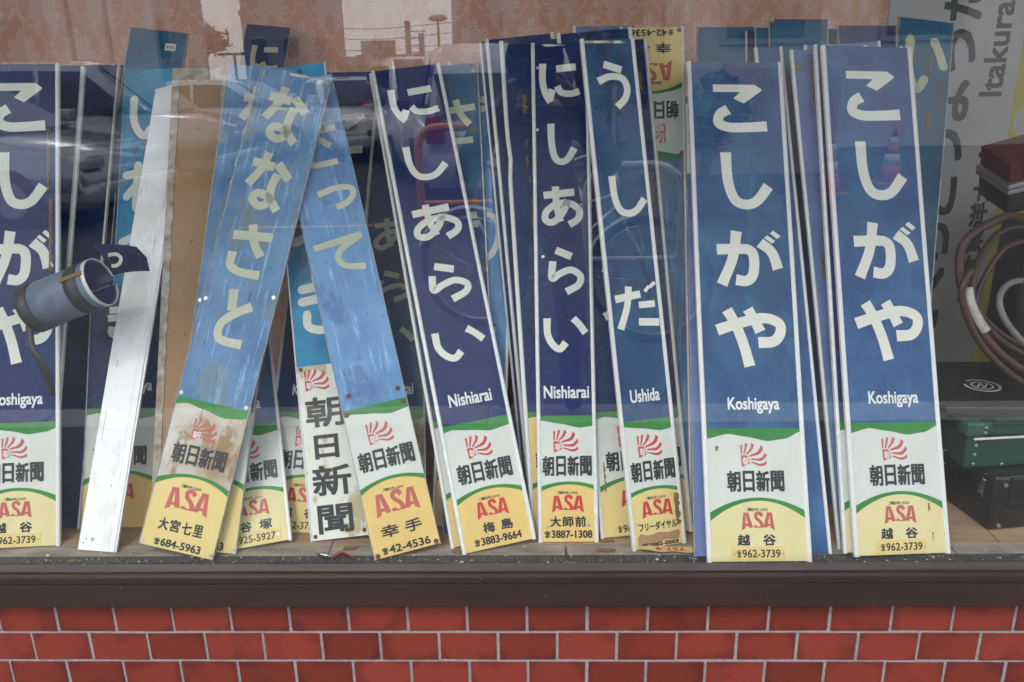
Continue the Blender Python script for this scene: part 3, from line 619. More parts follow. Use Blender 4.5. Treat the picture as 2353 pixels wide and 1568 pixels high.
def emblem_parts(x, y, s):
    """rayed flag, lower left corner at x, y, 50 mm wide at s=1"""
    bm = bm_new(); z = .0011
    vv = [(0, -3), (19, 1)] + [(19 * math.cos(a), 1 + 18 * math.sin(a)) for a in [PI / 2 * k / 8 for k in range(1, 9)]]
    vv[-1] = (-.5, 19)
    def wob(px, py): return (x + (px + py * -.03) * s, y + (py + 2.5 * math.sin(px * .11 - .2) + 1.0) * s)
    f = bm.faces.new([bm.verts.new((*wob(*q), z)) for q in vv])
    for a0, hw, bend in ((87, 3.0, 0), (73, 3.4, 1), (58, 3.6, 5), (42, 3.8, 9), (25, 3.7, 9), (8, 3.4, 7)):
        A, B = [], []
        ca = math.radians(a0); rmax = min(50 / max(math.cos(ca), .01), 40 / max(math.sin(ca), .01))
        if a0 == 42: rmax = 58
        for k in range(7):
            t = k / 6; r = 21 + (rmax - 21) * t; a = a0 - bend * math.sin(t * PI) * .8
            A.append((r * math.cos(math.radians(a + hw)), r * math.sin(math.radians(a + hw))))
            B.append((r * math.cos(math.radians(a - hw)), r * math.sin(math.radians(a - hw))))
        av = [bm.verts.new((*wob(*q), z)) for q in A]; bv = [bm.verts.new((*wob(*q), z)) for q in B]
        for k in range(6): bm.faces.new((av[k], bv[k], bv[k + 1], av[k + 1]))
    bmesh.ops.triangulate(bm, faces=[f for f in bm.faces if len(f.verts) > 4])
    bm.normal_update()
    for f in bm.faces:
        if f.normal.z < 0: f.normal_flip()
    me = bpy.data.meshes.new('emblem'); bm.to_mesh(me); bm.free()
    return me
def asa_me(x, y, s, z=.0011):
    bm = bm_new()
    def poly(pts, zz):
        f = bm.faces.new([bm.verts.new((x + a * s, y + b * s, zz)) for a, b in pts])
    for mir in (0, 1):
        mm = (lambda q: (64 - q[0], q[1])) if mir else (lambda q: q)
        poly([mm(q) for q in [(0, -1.5), (4.5, 32), (9.5, 32), (7.5, 2.6)]], z)
        poly([mm(q) for q in [(8, 32), (14, 32), (22, 4), (14.5, 3.2)]], z + .00005)
        poly([mm(q) for q in [(5, 11), (18, 11), (18, 6.5), (5, 6.5)]], z + .0001)
    stroke(bm, [(x + a * s, y + b * s) for a, b in [(40, 25), (37, 30), (31.5, 30.5), (28, 27), (29.5, 21), (35, 16), (39, 10), (39.2, 3.4)]], 6.2 * s, z + .00015)
    poly([(23.5, 3.6), (30, 3.6), (30, 8), (23.5, 8)], z); poly([(29.5, 3.4), (37, 3.4), (37, 5.6), (29.5, 5.6)], z + .0001)
    bm.normal_update()
    for f in bm.faces:
        if f.normal.z < 0: f.normal_flip()
    me = bpy.data.meshes.new('lettering'); bm.to_mesh(me); bm.free(); return me

def station_sign(p, label, body='navy', strips='white', sw=8, kana=(), kmat=None, kw=15, roman=None, foot='A', names=(), phone=None,
                 plate=False, ymat=None, wmat=None, inverted=False, red=None, group='old station name boards leaning in the shop window',
                 full=True, strip_sides=(-1, 1), bend=None, rnd=False, yoff=0, tiny=True, fx=0, news=True):
    M = sign_matrix(p); w_, L_ = p[5], p[6]
    root = empty('station_sign', M, label, 'sign', group)
    X = Matrix.Identity(4)
    if inverted: X = Matrix.Translation((0, L_, 0)) @ Matrix.Rotation(PI, 4, 'Z')
    add = lambda name, me, mat: link(name, me, mat, root, X)
    add('panel', box_me('panel', -w_ / 2 + .0012, w_ / 2 - .0012, 0.0008, L_, -.0045, 0, .0008), [NAVY[body] if isinstance(body, str) else body])
    sm = dict(white=ALU, pit=ALU_PIT, grey=ALU_GREY)[strips]
    s_ = sw * mm
    for sd_ in strip_sides:
        bm = bm_new()
        prof = [(-s_ / 2, -.0062), (-s_ / 2, .0010), (-s_ * .32, .0024), (0, .0029), (s_ * .32, .0024), (s_ / 2, .0010), (s_ / 2, -.0062)]
        if strips == 'grey': prof = [(a, b * (.6 if b > 0 else 1)) for a, b in prof]
        cx = sd_ * (w_ / 2 - s_ / 2); NS = 24; rings = []
        for i in range(NS + 1):
            t = i / NS; yy = -.001 + (L_ + .002) * t
            dx = (noise.noise(Vector((yy * 3, p[0] * 9, sd_))) * .0006)
            if bend and sd_ == bend[0]: dx += bend[2] * math.exp(-((yy - bend[1]) / .02) ** 2)
            rings.append([bm.verts.new((cx + a + dx, yy, b)) for a, b in prof])
        for a, b in zip(rings, rings[1:]):
            for k in range(len(prof)): bm.faces.new((a[k], a[(k + 1) % len(prof)], b[(k + 1) % len(prof)], b[k]))
        bm.faces.new(rings[0]); bm.faces.new(rings[-1][::-1])
        add('edge_strip', fin(bm, 'edge_strip'), sm)
    iw = w_ * 1000 / 2 - sw + .6          # inner half width in mm
    wm = wmat or WHITE; ym = ymat or YELLOW; rd = red or RED
    if foot:
        up = 45 if foot == 'B' else 0; a_up = 32 if foot == 'B' else 0
        xs = [-iw + 2 * iw * k / 28 for k in range(29)]
        top = [(x * mm, (252 + up) * mm) for x in xs]; wav = [(x * mm, (lerp_tab(WAVE, x) + up) * mm) for x in xs]
        arcT = [(x * mm, (arc(x, 1) + a_up) * mm) for x in xs]; arcB = [(x * mm, (arc(x, 0) + a_up) * mm) for x in xs]
        add('white_field', poly_me('white_field', [(-iw * mm, .0008), (iw * mm, .0008)] + top[::-1], .0001, .0003), wm)
        add('green_band', poly_me('green_band', wav + top[::-1], .0003, .0006), GREEN)
        add('yellow_field', poly_me('yellow_field', [(-iw * mm, .0008), (iw * mm, .0008)] + arcB[::-1], .0003, .0006), ym)
        add('green_arc', poly_me('green_arc', arcB + arcT[::-1], .0003, .0008), GREEN)
        c = fx
        if news:
            e = add('emblem', emblem_parts((c - 26) * mm, (181 + up - (5 if foot == 'B' else 0)) * mm, .98 * mm), rd)
            link('emblem_character', text_me('朝', (c - 24) * mm, (182 + up - (5 if foot == 'B' else 0)) * mm, (c - 9) * mm, (197 + up - (5 if foot == 'B' else 0)) * mm, .0002, .00125), ROMAN, e)
            nw = min(56, iw - 3)
            for k, ch in enumerate('朝日新聞'):
                xx = c - nw + k * nw * .505
                add('newspaper_character', text_me(ch, (xx + (2.5 if ch == '日' else 0)) * mm, (131 + up * .83) * mm, (xx + nw * .475 - (1.5 if ch == '日' else 0)) * mm, (171 + up * .83) * mm, .0011), BLACK)
        if tiny: add('small_print', text_me('ご購読お申し込みは', (c - 22) * mm, (94.5 + a_up * .92) * mm, (c + 20) * mm, (101 + a_up * .92) * mm, .00008), BLACK)
        sA = 1.0 if foot == 'A' else 1.36
        add('red_letters', asa_me((c - 32 * sA) * mm, (60 if foot == 'A' else 78) * mm, sA * mm), rd)
        for ch, x0, x1 in names:
            y0, y1 = (30, 51) if foot == 'A' else (36, 60)
            add('branch_character', text_me(ch, (c + x0) * mm, y0 * mm, (c + x1) * mm, y1 * mm, .0007), BLACK)
        if phone:
            if plate:
                pl = add('phone_plate', box_me('phone_plate', (c - 54) * mm, (c + 50) * mm, 2 * mm, 29 * mm, .0006, .0016, .0004), YELLOW_MID)
                link('phone_symbol', text_me('☎', (c - 44) * mm, 8.5 * mm, (c - 35) * mm, 22 * mm, .0002, .0018), BLACK, pl)
                link('phone_number', text_me(phone[1:], (c - 33) * mm, 8 * mm, (c + 40) * mm, 23 * mm, .00035, .0018), BLACK, pl)
                for sx in (-48, 45):
                    bm = bm_new(); add_cyl(bm, ((c + sx) * mm, 15 * mm, .0019), (0, 0, 1), .0022, .0010, 10); link('screw', fin(bm, 'screw'), SCREW, pl)
            else:
                hw = min(48, iw - 3); y0 = 8 if foot == 'A' else 5
                add('phone_symbol', text_me('☎', (c - hw) * mm, (y0 + 1) * mm, (c - hw + 12) * mm, (y0 + 14) * mm, .0003), BLACK)
                add('phone_number', text_me(phone[1:], (c - hw + 14) * mm, y0 * mm, (c + hw) * mm, (y0 + 15.5) * mm, .0006), BLACK)
        if roman: add('roman_lettering', text_me(roman[0], roman[1] * mm, (287 - (6 if any(q in roman[0] for q in 'gy') else 0)) * mm, roman[2] * mm, 313 * mm, .0006), ROMAN)
    for ch, x0, x1, y0, y1 in kana:
        add('kana_letter', kana_me(ch, x0 * mm, y0 * mm, x1 * mm, y1 * mm, kw * mm, rnd=rnd), kmat or KANA)
    return root
def screws(root, pts, r=.0028, mat=None, X=None):
    for x, y in pts:
        bm = bm_new(); add_cyl(bm, (x * mm, y * mm, .0016), (0, 0, 1), r, .0018, 10); add_cyl(bm, (x * mm, y * mm, .0008), (0, 0, 1), r * 1.7, .0008, 12)
        link('screw', fin(bm, 'screw'), mat or SCREW, root)
def scraps(root, pieces, mat=None, name='tape_scrap', z=.0009):
    """ragged outline pieces: x, y, width, height in mm"""
    for x, y, a, b in pieces:
        rnd_ = random.Random(int(x * 7 + y * 13)); n = max(6, int(b / 5)); Lp, Rp = [], []
        for k in range(n + 1):
            t = k / n; Lp.append(((x - a / 2 + rnd_.uniform(0, a * .15)) * mm, (y + b * (t - .5)) * mm))
            Rp.append(((x + a / 2 - rnd_.uniform(0, a * .7)) * mm, (y + b * (t - .5)) * mm))
        link(name, poly_me(name, Lp[::-1] + Rp, .0001, z), mat or TAPE, root)
KOSHI = lambda s=1, dx=0: [('こ', -48 * s + dx, 61 * s + dx, 861, 964), ('し', -38 * s + dx, 62 * s + dx, 696, 816), ('が', -58 * s + dx, 76 * s + dx, 536, 650), ('や', -64 * s + dx, 75 * s + dx, 372, 492)]
P = {
 'K2': (0.6929, 0.0617, -0.0417, 0.4174, 0.1379, 0.1926, 1.0159),
 'K1': (0.4163, 0.0396, -0.0341, 0.4675, 0.0739, 0.2012, 1.0135),
 'S7': (-0.7149, 0.0620, -0.2184, 0.4227, -0.0069, 0.1530, 1.0001),
 'S13': (-0.0800, 0.0906, 0.1056, 0.4830, 0.1952, 0.1497, 1.0276),
 'SU': (0.2362, 0.0983, 0.0071, 0.3339, 0.2573, 0.1138, 1.0114),
 'S11': (-0.2586, 0.0694, 0.1480, 0.4744, 0.2008, 0.1315, 1.0066),
 'S1': (-1.0624, 0.1014, -0.0147, 0.3790, 0.1190, 0.1738, 1.0055),
 'K2b': (0.6753, 0.0726, -0.0429, 0.4158, 0.1291, 0.1901, 1.0172),
 'K1b': (0.3945, 0.0556, -0.0340, 0.4678, 0.0325, 0.1991, 1.0144),
 'K1c': (0.5331, 0.0716, 0.0232, 0.4660, 0.0258, 0.06, 1.0471),
 'K1d': (0.6597, 0.0920, 0.0381, 0.4227, 0.0204, 0.1600, 1.0191),
 'S7a': (-0.6760, 0.0788, -0.0970, 0.4348, 0.0004, 0.1500, 1.0118),
 'B': (-0.7432, 0.1395, -0.0105, 0.4196, -0.0038, 0.1230, 1.0072),
 'Wt': (-0.8882, 0.0869, -0.0670, 0.5125, -0.0180, 0.0758, 1.0239),
 'S8': (-0.5683, 0.0987, 0.0859, 0.6905, 0.1782, 0.1413, 0.9800),
 'S13b': (-0.1039, 0.1073, 0.1347, 0.4841, 0.1009, 0.1500, 1.0253),
 'G3': (0.0568, 0.1165, 0.0035, 0.4069, 0.0004, 0.1210, 1.0384),
 'G4': (0.2016, 0.1325, 0.0701, 0.4042, 0.0002, 0.1600, 1.0602),
 'SUb': (0.2519, 0.1448, 0.0564, 0.4341, 0.0114, 0.1157, 1.0545),
 'S10': (-0.4040, 0.1241, 0.0995, 0.4053, 0.0122, 0.1220, 1.0009),
 'S9': (-0.4996, 0.1552, -0.0032, 0.5709, -0.0761, 0.1700, 1.0770),
 'S12': (-0.3074, 0.1527, 0.0456, 0.5839, -0.0165, 0.1493, 1.0476),
 'G2': (0.0572, 0.1416, 0.0368, 0.4082, 0.0473, 0.1500, 1.0469),
 'G1': (0.0552, 0.1758, 0.0832, 0.3926, 0.0007, 0.1500, 1.0484),
 'S14': (-0.1408, 0.1529, 0.0435, 0.4430, -0.0006, 0.1200, 1.0111),
 'S15': (-0.1494, 0.1715, -0.0315, 0.4360, -0.0012, 0.1500, 1.0108),
 'INV': (0.2432, 0.1680, -0.0114, 0.4224, -0.0045, 0.1400, 1.0792),
 'S2': (-1.0977, 0.1444, -0.0266, 0.4149, -0.0001, 0.1650, 1.0139),
 'S5b': (-0.8884, 0.1751, -0.0262, 0.4378, 0.0937, 0.1523, 0.52),
 'S3': (-1.0451, 0.1759, -0.0062, 0.4840, 0.0028, 0.1500, 1.0516),
 'S5': (-0.8775, 0.1950, -0.0073, 0.4360, 0.0076, 0.1199, 1.0166),
 'S3b': (-1.0632, 0.1959, -0.0042, 0.4763, -0.0001, 0.1500, 1.0501),
 'S0': (-1.0124, 0.2787, -0.1279, 0.3940, -0.0029, 0.1379, 1.0917),
 'N1': (-0.8057, 0.3447, -0.1183, 0.5011, 0.0183, 0.1160, 1.1691),
 'INVb': (0.1448, 0.2534, -0.0112, 0.3574, 0.0102, 0.1342, 1.0570),
 'P1': (0.4228, 0.3025, -0.0170, 0.3553, 0.0261, 0.1304, 1.0501),
 'P2': (0.5666, 0.2621, -0.0258, 0.3539, 0.0339, 0.1322, 1.0551),
 'P3': (0.7266, 0.2823, -0.0255, 0.3545, 0.0402, 0.1317, 1.0440),
 'P4': (0.7590, 0.3047, -0.1407, 0.3613, 0.0606, 0.1266, 1.0612)
}
KS = dict(roman=('Koshigaya', -48, 54), names=(('越', -41, -17), ('谷', 8, 33)), phone='☎962-3739', plate=True, ymat=YELLOW_PALE, red=RED_FADED)
k2 = station_sign(P['K2'], 'blue Koshigaya station board with white edges nearest the green riveted trunk', 'faded', 'pit', 9, KOSHI(), kw=20.5, **KS)
scraps(k2, [(60, 88, 5, 16), (64, 33, 3, 16), (88, 36, 2.5, 9)])
k1 = station_sign(P['K1'], 'blue Koshigaya board standing closest to the glass, brown scrap on its white part', 'faded2', 'pit', 9, KOSHI(), kw=20.5, **KS)
scraps(k1, [(-72, 214, 9, 9)])
k1b = station_sign(P['K1b'], 'navy board standing upside down directly behind the foremost Koshigaya board, yellow top edge showing', 'slate', 'grey', 1.5, (), foot='A', inverted=True, ymat=YELLOW, names=(), phone=None, tiny=False, news=False)
k1c = station_sign(P['K1c'], 'blue board with pitted white edge filling the gap right of the foremost Koshigaya board', 'faded', 'pit', 7, (), foot=None)
k1d = station_sign(P['K1d'], 'pale slate blue board with white edge and brown tape between the two big Koshigaya boards', 'slate', 'pit', 7,
                   [('あ', 10, 76, 842, 905), ('し', 30, 76, 700, 780)], kw=14, foot=None)
scraps(k1d, [(-38, 950, 12, 90), (-66, 988, 22, 26), (-50, 560, 18, 50), (20, 1012, 120, 10)])
k2b = station_sign(P['K2b'], 'board with white edge hidden directly behind the Koshigaya board near the green trunk', 'navy', 'white', 7, (), foot='A', ymat=YELLOW_PALE, names=(), phone=None, tiny=False)
su = station_sign(P['SU'], 'narrow blue Ushida station board with torn brown paper over its yellow foot', 'teal', 'pit', 8,
                  [('う', -31, 36, 873, 963), ('し', -28, 47, 656, 738), ('だ', -40, 49, 434, 517)], kw=13.5, roman=('Ushida', -30, 32), foot='A', names=(), phone=None, fx=2, ymat=YELLOW_MID)
pl = link('name_plate', box_me('name_plate', -.046, .042, .030, .056, .0007, .0014, .0003), YELLOW_MID, su)
link('plate_lettering', text_me('フリーダイヤル', -.040, .034, .040, .051, .0005, .0016, rot=.0), BLACK, pl)
screws(su, [(-42, 50), (-36, 4)], .002)
scraps(su, [(46, 70, 15, 62)], TAPE, 'torn_paper', .002)
for (x0, x1, y0, y1, m_) in ((-40, 40, 10, 27, HARDBOARD),):
    link('torn_paper', poly_me('torn_paper', [(x * mm, y * mm) for x, y in [(-44, 8), (-30, 11), (-8, 9), (14, 13), (40, 12), (44, 20), (43, 29), (20, 26), (2, 29), (-20, 25), (-38, 30), (-44, 24)]], .0006, .0022), m_, su)
link('phone_number', text_me('☎3882-0503', -.042, .001, .040, .012, .0006), BLACK, su)
sub = station_sign(P['SUb'], 'navy board with white edges just behind the right side of the Ushida board', 'navy', 'white', 8, (), foot='A', names=(), phone=None, tiny=False)
scraps(sub, [(38, 960, 12, 40), (40, 720, 9, 70), (40, 600, 6, 40)])
g3 = station_sign(P['G3'], 'deep navy Nishiarai board whose yellow foot reads 3887-1308', 'deep', 'white', 8,
                  [('に', -43, 40, 908, 994), ('し', -27, 30, 774, 863), ('あ', -43, 40, 643, 728), ('ら', -33, 40, 503, 596), ('い', -42, 46, 382, 455)],
                  kw=14, roman=('Nishiarai', -45, 47), foot='A', names=(('大', -36, -14), ('師', -11, 11), ('前', 14, 36)), phone='☎3887-1308', fx=0)
screws(g3, [(-47, 985), (-50, 850), (-42, 580), (-41, 30), (41, 33)], .002)
g4 = station_sign(P['G4'], 'deep navy board with orange tape strips, half hidden by the Ushida board', 'navy', 'white', 8, KOSHI(.72, 12), kw=15, roman=None, foot='A', names=(), phone='☎962-3739', plate=True, ymat=YELLOW_MID)
scraps(g4, [(-54, 900, 11, 70), (-54, 780, 12, 120), (-52, 700, 6, 24), (-48, 600, 7, 60), (-54, 1000, 8, 26)])
scraps(g4, [(-60, 120, 5, 60)])
g2 = station_sign(P['G2'], 'dark navy board left of the 3887-1308 Nishiarai board, its left edge dented', 'navy', 'pit', 9,
                  [('に', 10, 60, 860, 960), ('あ', 8, 58, 640, 730), ('い', 5, 55, 380, 450)], kw=14, foot='A', names=(), phone=None, bend=(-1, .80, .006), wmat=YELLOW_MID)
scraps(g2, [(-28, 905, 14, 40), (-30, 820, 8, 16), (-30, 780, 9, 24), (-28, 740, 7, 14), (-26, 620, 12, 160), (-24, 500, 5, 90)])
g1 = station_sign(P['G1'], 'navy board with bright white edges at the left end of the tall middle bunch', 'navy', 'white', 8, (), foot='A', names=(), phone=None)
s13 = station_sign(P['S13'], 'deep navy Nishiarai station board leaning left, yellow foot reads 3883-9664', 'deep', 'white', 8,
                   [('に', -49, 53, 905, 980), ('し', -42, 49, 770, 848), ('あ', -51, 51, 638, 716), ('ら', -43, 46, 505, 584), ('い', -54, 54, 380, 446)],
                   kw=14, roman=('Nishiarai', -45, 43), foot='A', names=(('梅', -25, -2), ('島', 11, 35)), phone='☎3883-9664')
s13b = station_sign(P['S13b'], 'board with white edge hidden directly behind the leaning 3883-9664 Nishiarai board', 'navy', 'pit', 8, (), foot='A', names=(), phone='☎3889-2450')
s14 = station_sign(P['S14'], 'mossy blue board with thin grey edge right behind the leaning Nishiarai board', 'moss', 'grey', 4, [('さ', -26, 50, 830, 930), ('き', -30, 48, 590, 680)], kw=14, kmat=KANA_OLD, foot=None)
screws(s14, [(48, 995)], .003)
s15 = station_sign(P['S15'], 'plain light blue board with white edge between the leaning Nishiarai board and the tall bunch', 'light2', 'pit', 7, [('う', -20, 50, 850, 930), ('つ', -20, 52, 560, 680)], kw=14, foot='A', names=(('大', -40, -18),), phone='☎3887-0154', wmat=WHITE_RUST)
s12 = station_sign(P['S12'], 'dark teal blue Nishiarai board half hidden left of the leaning navy Nishiarai board', 'teal', 'grey', 4,
                   [('あ', -40, 50, 620, 700), ('ら', -34, 46, 500, 570), ('い', -44, 54, 372, 440)], kw=12, kmat=KANA_OLD, roman=('Nishiarai', -45, 50), foot='A', names=(('大', 20, 44),), phone='☎887-2216', wmat=WHITE_RUST)
s11 = station_sign(P['S11'], 'worn sky blue board whose yellow foot reads 42-4536, leaning left', 'light2', 'grey', 1.6,
                   [('さ', -50, 49, 805, 905), ('っ', -20, 58, 712, 762), ('て', -50, 55, 576, 650)], kw=12.5, kmat=KANA_OLD, foot='B', names=(('幸', -42, -7), ('手', 5, 39)), phone='☎42-4536', red=RED_FADED)
screws(s11, [(-46, 325), (52, 318), (-58, 288), (56, 290), (-58, 6), (58, 6)], .003, RUST)
s10 = station_sign(P['S10'], 'cyan board with peeling white foot of brush written newspaper characters', 'cyan', 'white', 3.5, [('わ', -40, 40, 720, 840), ('つ', -40, 42, 570, 640), ('き', -38, 44, 420, 540)], kw=17, rnd=True, foot=None)
link('white_field', poly_me('white_field', [(-.0575, .001), (.0575, .001), (.0575, .356), (-.0575, .356)], .0001, .0004), WHITE_OLD, s10)
e = link('emblem', emblem_parts(-.043, .306, .98 * mm), RED, s10)
link('emblem_character', text_me('朝', -.041, .308, -.027, .322, .0002, .00125), ROMAN, e)
for ch, x0, x1, y0, y1 in (('朝', -48, 32, 228, 290), ('日', -36, 14, 163, 212), ('新', -46, 34, 88, 150), ('聞', -42, 30, 12, 70)):
    link('newspaper_character', text_me(ch, x0 * mm, y0 * mm, x1 * mm, y1 * mm, .0016), BLACK, s10)
screws(s10, [(-50, 350), (-50, 9), (50, 12), (50, 350)], .0025, RUST)
link('price_sticker', box_me('price_sticker', .012, .042, .950, .968, .0003, .0007), WHITE, s10)
link('price_lettering', text_me('¥2000', .015, .953, .039, .963, .0002), RED, s10)
s9 = station_sign(P['S9'], 'deep navy Koshigaya board behind the worn sky blue 42-4536 board', 'deep', 'white', 7, KOSHI(.9, 4), kw=18, foot='A', roman=('Koshigaya', -45, 48), names=(('越', -41, -17), ('谷', 8, 33)), phone='☎962-3739', plate=True, ymat=YELLOW_MID)
s8 = station_sign(P['S8'], 'blue Yatsuka board with white edge whose phone plate ends in 5927', 'faded2', 'pit', 7, (), foot='A', roman=('Yatsuka', -38, 34), names=(('谷', -28, -5), ('塚', 10, 35)), phone='☎925-5927', plate=True, ymat=YELLOW_PALE, red=RED_FADED)
s7 = station_sign(P['S7'], 'worn light blue Nanasato board leaning right, water stained foot reads 684-5963', 'light', 'grey', 2.2,
                  [('な', -48, 42, 845, 965), ('な', -48, 41, 700, 822), ('さ', -46, 38, 560, 668), ('と', -34, 30, 415, 530)], kw=17, kmat=KANA_OLD, foot='B',
                  names=(('大', -47, -27), ('宮', -24, -3), ('七', 1, 21), ('里', 24, 44)), phone='☎684-5963', wmat=WHITE_RUST, red=RED_FADED, ymat=YELLOW_MID)
screws(s7, [(-68, 305), (68, 303), (-68, 500), (68, 530), (-70, 8), (70, 8), (68, 990), (-66, 985)], .0025)
s7a = station_sign(P['S7a'], 'worn light blue board directly behind the Nanasato board, its phone number ending in 3', 'light', 'grey', 2.2,
                   [('な', -36, 50, 845, 965), ('な', -36, 50, 700, 822)], kw=17, kmat=KANA_OLD, foot='B', names=(), phone='☎684-5963', ymat=YELLOW_MID)
screws(s7a, [(-66, 500), (68, 8)], .0025)
s1 = station_sign(P['S1'], 'deep navy Koshigaya board cut off by the left edge of the picture', 'deep', 'pit', 8, KOSHI(.93, 2), kw=20, **KS)
scraps(s1, [(66, 800, 8, 130), (70, 640, 9, 150)])
s2 = station_sign(P['S2'], 'deep navy board leaning right behind the leftmost Koshigaya board', 'deep', 'pit', 9, (), foot=None)
s3 = station_sign(P['S3'], 'dark navy board with dull white edge, front one of the stack behind the rolled board', 'navy', 'pit', 5, (), foot=None)
s3b = station_sign(P['S3b'], 'dark navy board at the back of the stack behind the rolled board', 'navy', 'white', 4, (), foot=None)
s5 = station_sign(P['S5'], 'bright cyan blue board with round cream letters left of the white plastic strip', 'cyan', 'grey', 2, [('い', -42, 56, 850, 950), ('わ', -44, 44, 690, 790), ('つ', -46, 40, 560, 640)], kw=17, rnd=True, foot=None)
s5b = station_sign(P['S5b'], 'dark navy board behind the lower half of the white plastic strip', 'navy', 'grey', 3, [('き', -40, 50, 400, 480)], kw=14, foot='A', roman=('Koshigaya', -30, 62), names=(), phone=None)
s0 = station_sign(P['S0'], 'blank blue board with price sticker poking up highest on the left', 'sea', 'grey', 2, (), foot=None)
link('price_sticker', box_me('price_sticker', .020, .045, 1.045, 1.062, .0003, .0007), WHITE, s0)
link('price_lettering', text_me('¥100', .023, 1.049, .042, 1.057, .0002), RED, s0)
screws(s0, [(-60, 1080), (60, 1082), (-35, 1030), (30, 1020)], .003, RUST)
n1 = station_sign(P['N1'], 'dusky purple blue board poking up above the Nanasato board', 'dusk', 'grey', 2, [('に', -32, 40, 1035, 1112)], kw=13, kmat=KANA_OLD, foot=None)
invb = station_sign(P['INVb'], 'slate blue board with white left edge peeking over the Ushida board', 'slate', 'white', 6, (), foot=None, strip_sides=(-1,))
scraps(invb, [(-10, 1040, 40, 22)])
inv = station_sign(P['INV'], 'light blue board standing upside down, inverted yellow plate reads 42-4536', 'light', 'white', 6, (), foot='B', inverted=True, names=(('幸', -42, -7), ('手', 5, 39)), phone='☎42-4536', red=RED_FADED, ymat=YELLOW_MID)
screws(inv, [(58, 740), (62, 795), (60, 1072), (-60, 1072)], .003, RUST)
p1 = station_sign(P['P1'], 'blank blue back board standing between the inverted yellow plate and the teal one', 'sea', 'grey', 2.5, (), foot=None)
screws(p1, [(-56, 1040), (56, 1040)], .003, RUST)
p2 = station_sign(P['P2'], 'blank teal back board behind the gap between the two Koshigaya boards', 'sea', 'grey', 3, (), foot=None)
screws(p2, [(-56, 1046), (56, 1046)], .003, RUST)
p3 = station_sign(P['P3'], 'blank deep blue back board rising above the Koshigaya board near the trunk', 'navy', 'grey', 3, (), foot=None)
screws(p3, [(-56, 1034), (56, 1034)], .003, RUST)
p4 = station_sign(P['P4'], 'teal board leaning right with round cream letters, rightmost of all the boards', 'sea', 'grey', 3, [('い', -40, 50, 890, 1020)], kw=19, rnd=True, foot=None, kmat=KANA_OLD)

# more boards of the tightly packed stacks, seen mainly as edges
def off(k, dx, dy, dl=0, droll=0): q = list(P[k]); q[0] += dx; q[1] += dy; q[6] += dl; q[2] += droll; return q
station_sign(off('P2', -.022, .016, -.012, .004), 'board edge just left of the blank teal back board, nearest to it', 'sea', 'grey', 3, (), foot=None)
station_sign(off('P2', -.036, .032, -.020, .006), 'second board edge left of the blank teal back board, further behind', 'navy', 'white', 3, (), foot=None)
station_sign(off('P2', .020, .048, .008, 0), 'board edge poking up behind the top of the blank teal back board', 'dusk', 'white', 4, (), foot=None)
station_sign(off('P3', -.020, .014, -.006, .003), 'board with chipped white edge between the teal and deep blue back boards', 'navy', 'pit', 4, (), foot=None)
station_sign(off('P1', .075, .016, -.006, 0), 'blue back board in the gap left of the blank teal back board', 'dusk', 'grey', 3, (), foot=None)
station_sign(off('G1', -.010, .014, -.004, .004), 'board edge at the very left of the tall middle bunch', 'navy', 'pit', 5, (), foot=None)
station_sign(off('K1d', .030, .014, .010, -.004), 'board edge with yellow rim close to the left side of the trunk side Koshigaya board', 'light', 'pit', 6, (), foot=None)
station_sign(off('S3b', .018, .016, .0, -.006), 'dark board edge in the shadowed stack left of the cyan board', 'dusk', 'grey', 3, (), foot=None)
station_sign(off('S3b', -.020, .032, -.01, -.010), 'dark board edge deepest in the shadowed stack behind the leftmost boards', 'dusk', 'grey', 3, (), foot=None)
scraps(su, [(-20, 1006, 70, 5), (30, 1005, 40, 5)], WHITE_OLD, 'paint_chip'); scraps(g3, [(-10, 1034, 60, 5)], WHITE_OLD, 'paint_chip')
scraps(s7, [(10, 994, 50, 5), (55, 990, 20, 9)], WHITE_OLD, 'paint_chip'); scraps(s14, [(40, 1006, 24, 5)], TAPE, 'tape_scrap')
for q_, pts in ((s14, [(40, 700, 20, 16), (46, 860, 14, 12)]), (s15, [(30, 970, 40, 22), (40, 420, 24, 26)]), (s13, [(70, 68, 8, 10)]), (g1, [(-60, 300, 6, 20)]), (p4, [(20, 960, 10, 60), (24, 830, 14, 50)]), (s5, [(-20, 560, 30, 50), (36, 880, 22, 60)])):
    scraps(q_, pts)

# hardboard back of a turned board
M = sign_matrix(P['B']); wB, LB = P['B'][5], P['B'][6]
rb = empty('station_sign', M, 'board turned round, brown hardboard back with corroded rim', 'sign', 'old station name boards leaning in the shop window')
link('back_panel', box_me('back_panel', -wB / 2 + .014, wB / 2 - .012, .002, LB - .02, -.005, -.0015), HARDBOARD, rb)
bm = bm_new(); rr = random.Random(3)
for (xa, xb, ya, yb, vert) in ((-wB / 2, -wB / 2 + .016, 0, LB, 1), (wB / 2 - .013, wB / 2, 0, LB, 1), (-wB / 2 + .014, wB / 2 - .012, LB - .030, LB, 0)):
    n = 60 if vert else 14
    pts = []
    if vert:
        pts = [(xa, ya + (yb - ya) * k / n) for k in range(n, -1, -1)] if xa < 0 else [(xa + rr.uniform(-.002, .002), ya + (yb - ya) * k / n) for k in range(n, -1, -1)]
        pts += [(xb + (rr.uniform(-.0025, .0015) if xa < 0 else 0), ya + (yb - ya) * k / n) for k in range(n + 1)]
    else:
        pts = [(xa + (xb - xa) * k / n, yb) for k in range(n, -1, -1)] + [(xa + (xb - xa) * k / n, ya + rr.uniform(-.004, .004)) for k in range(n + 1)]
    add_poly(bm, pts, -.004, .0006 if vert else .0003)
link('corroded_rim', fin(bm, 'corroded_rim'), RUSTRIM, rb)
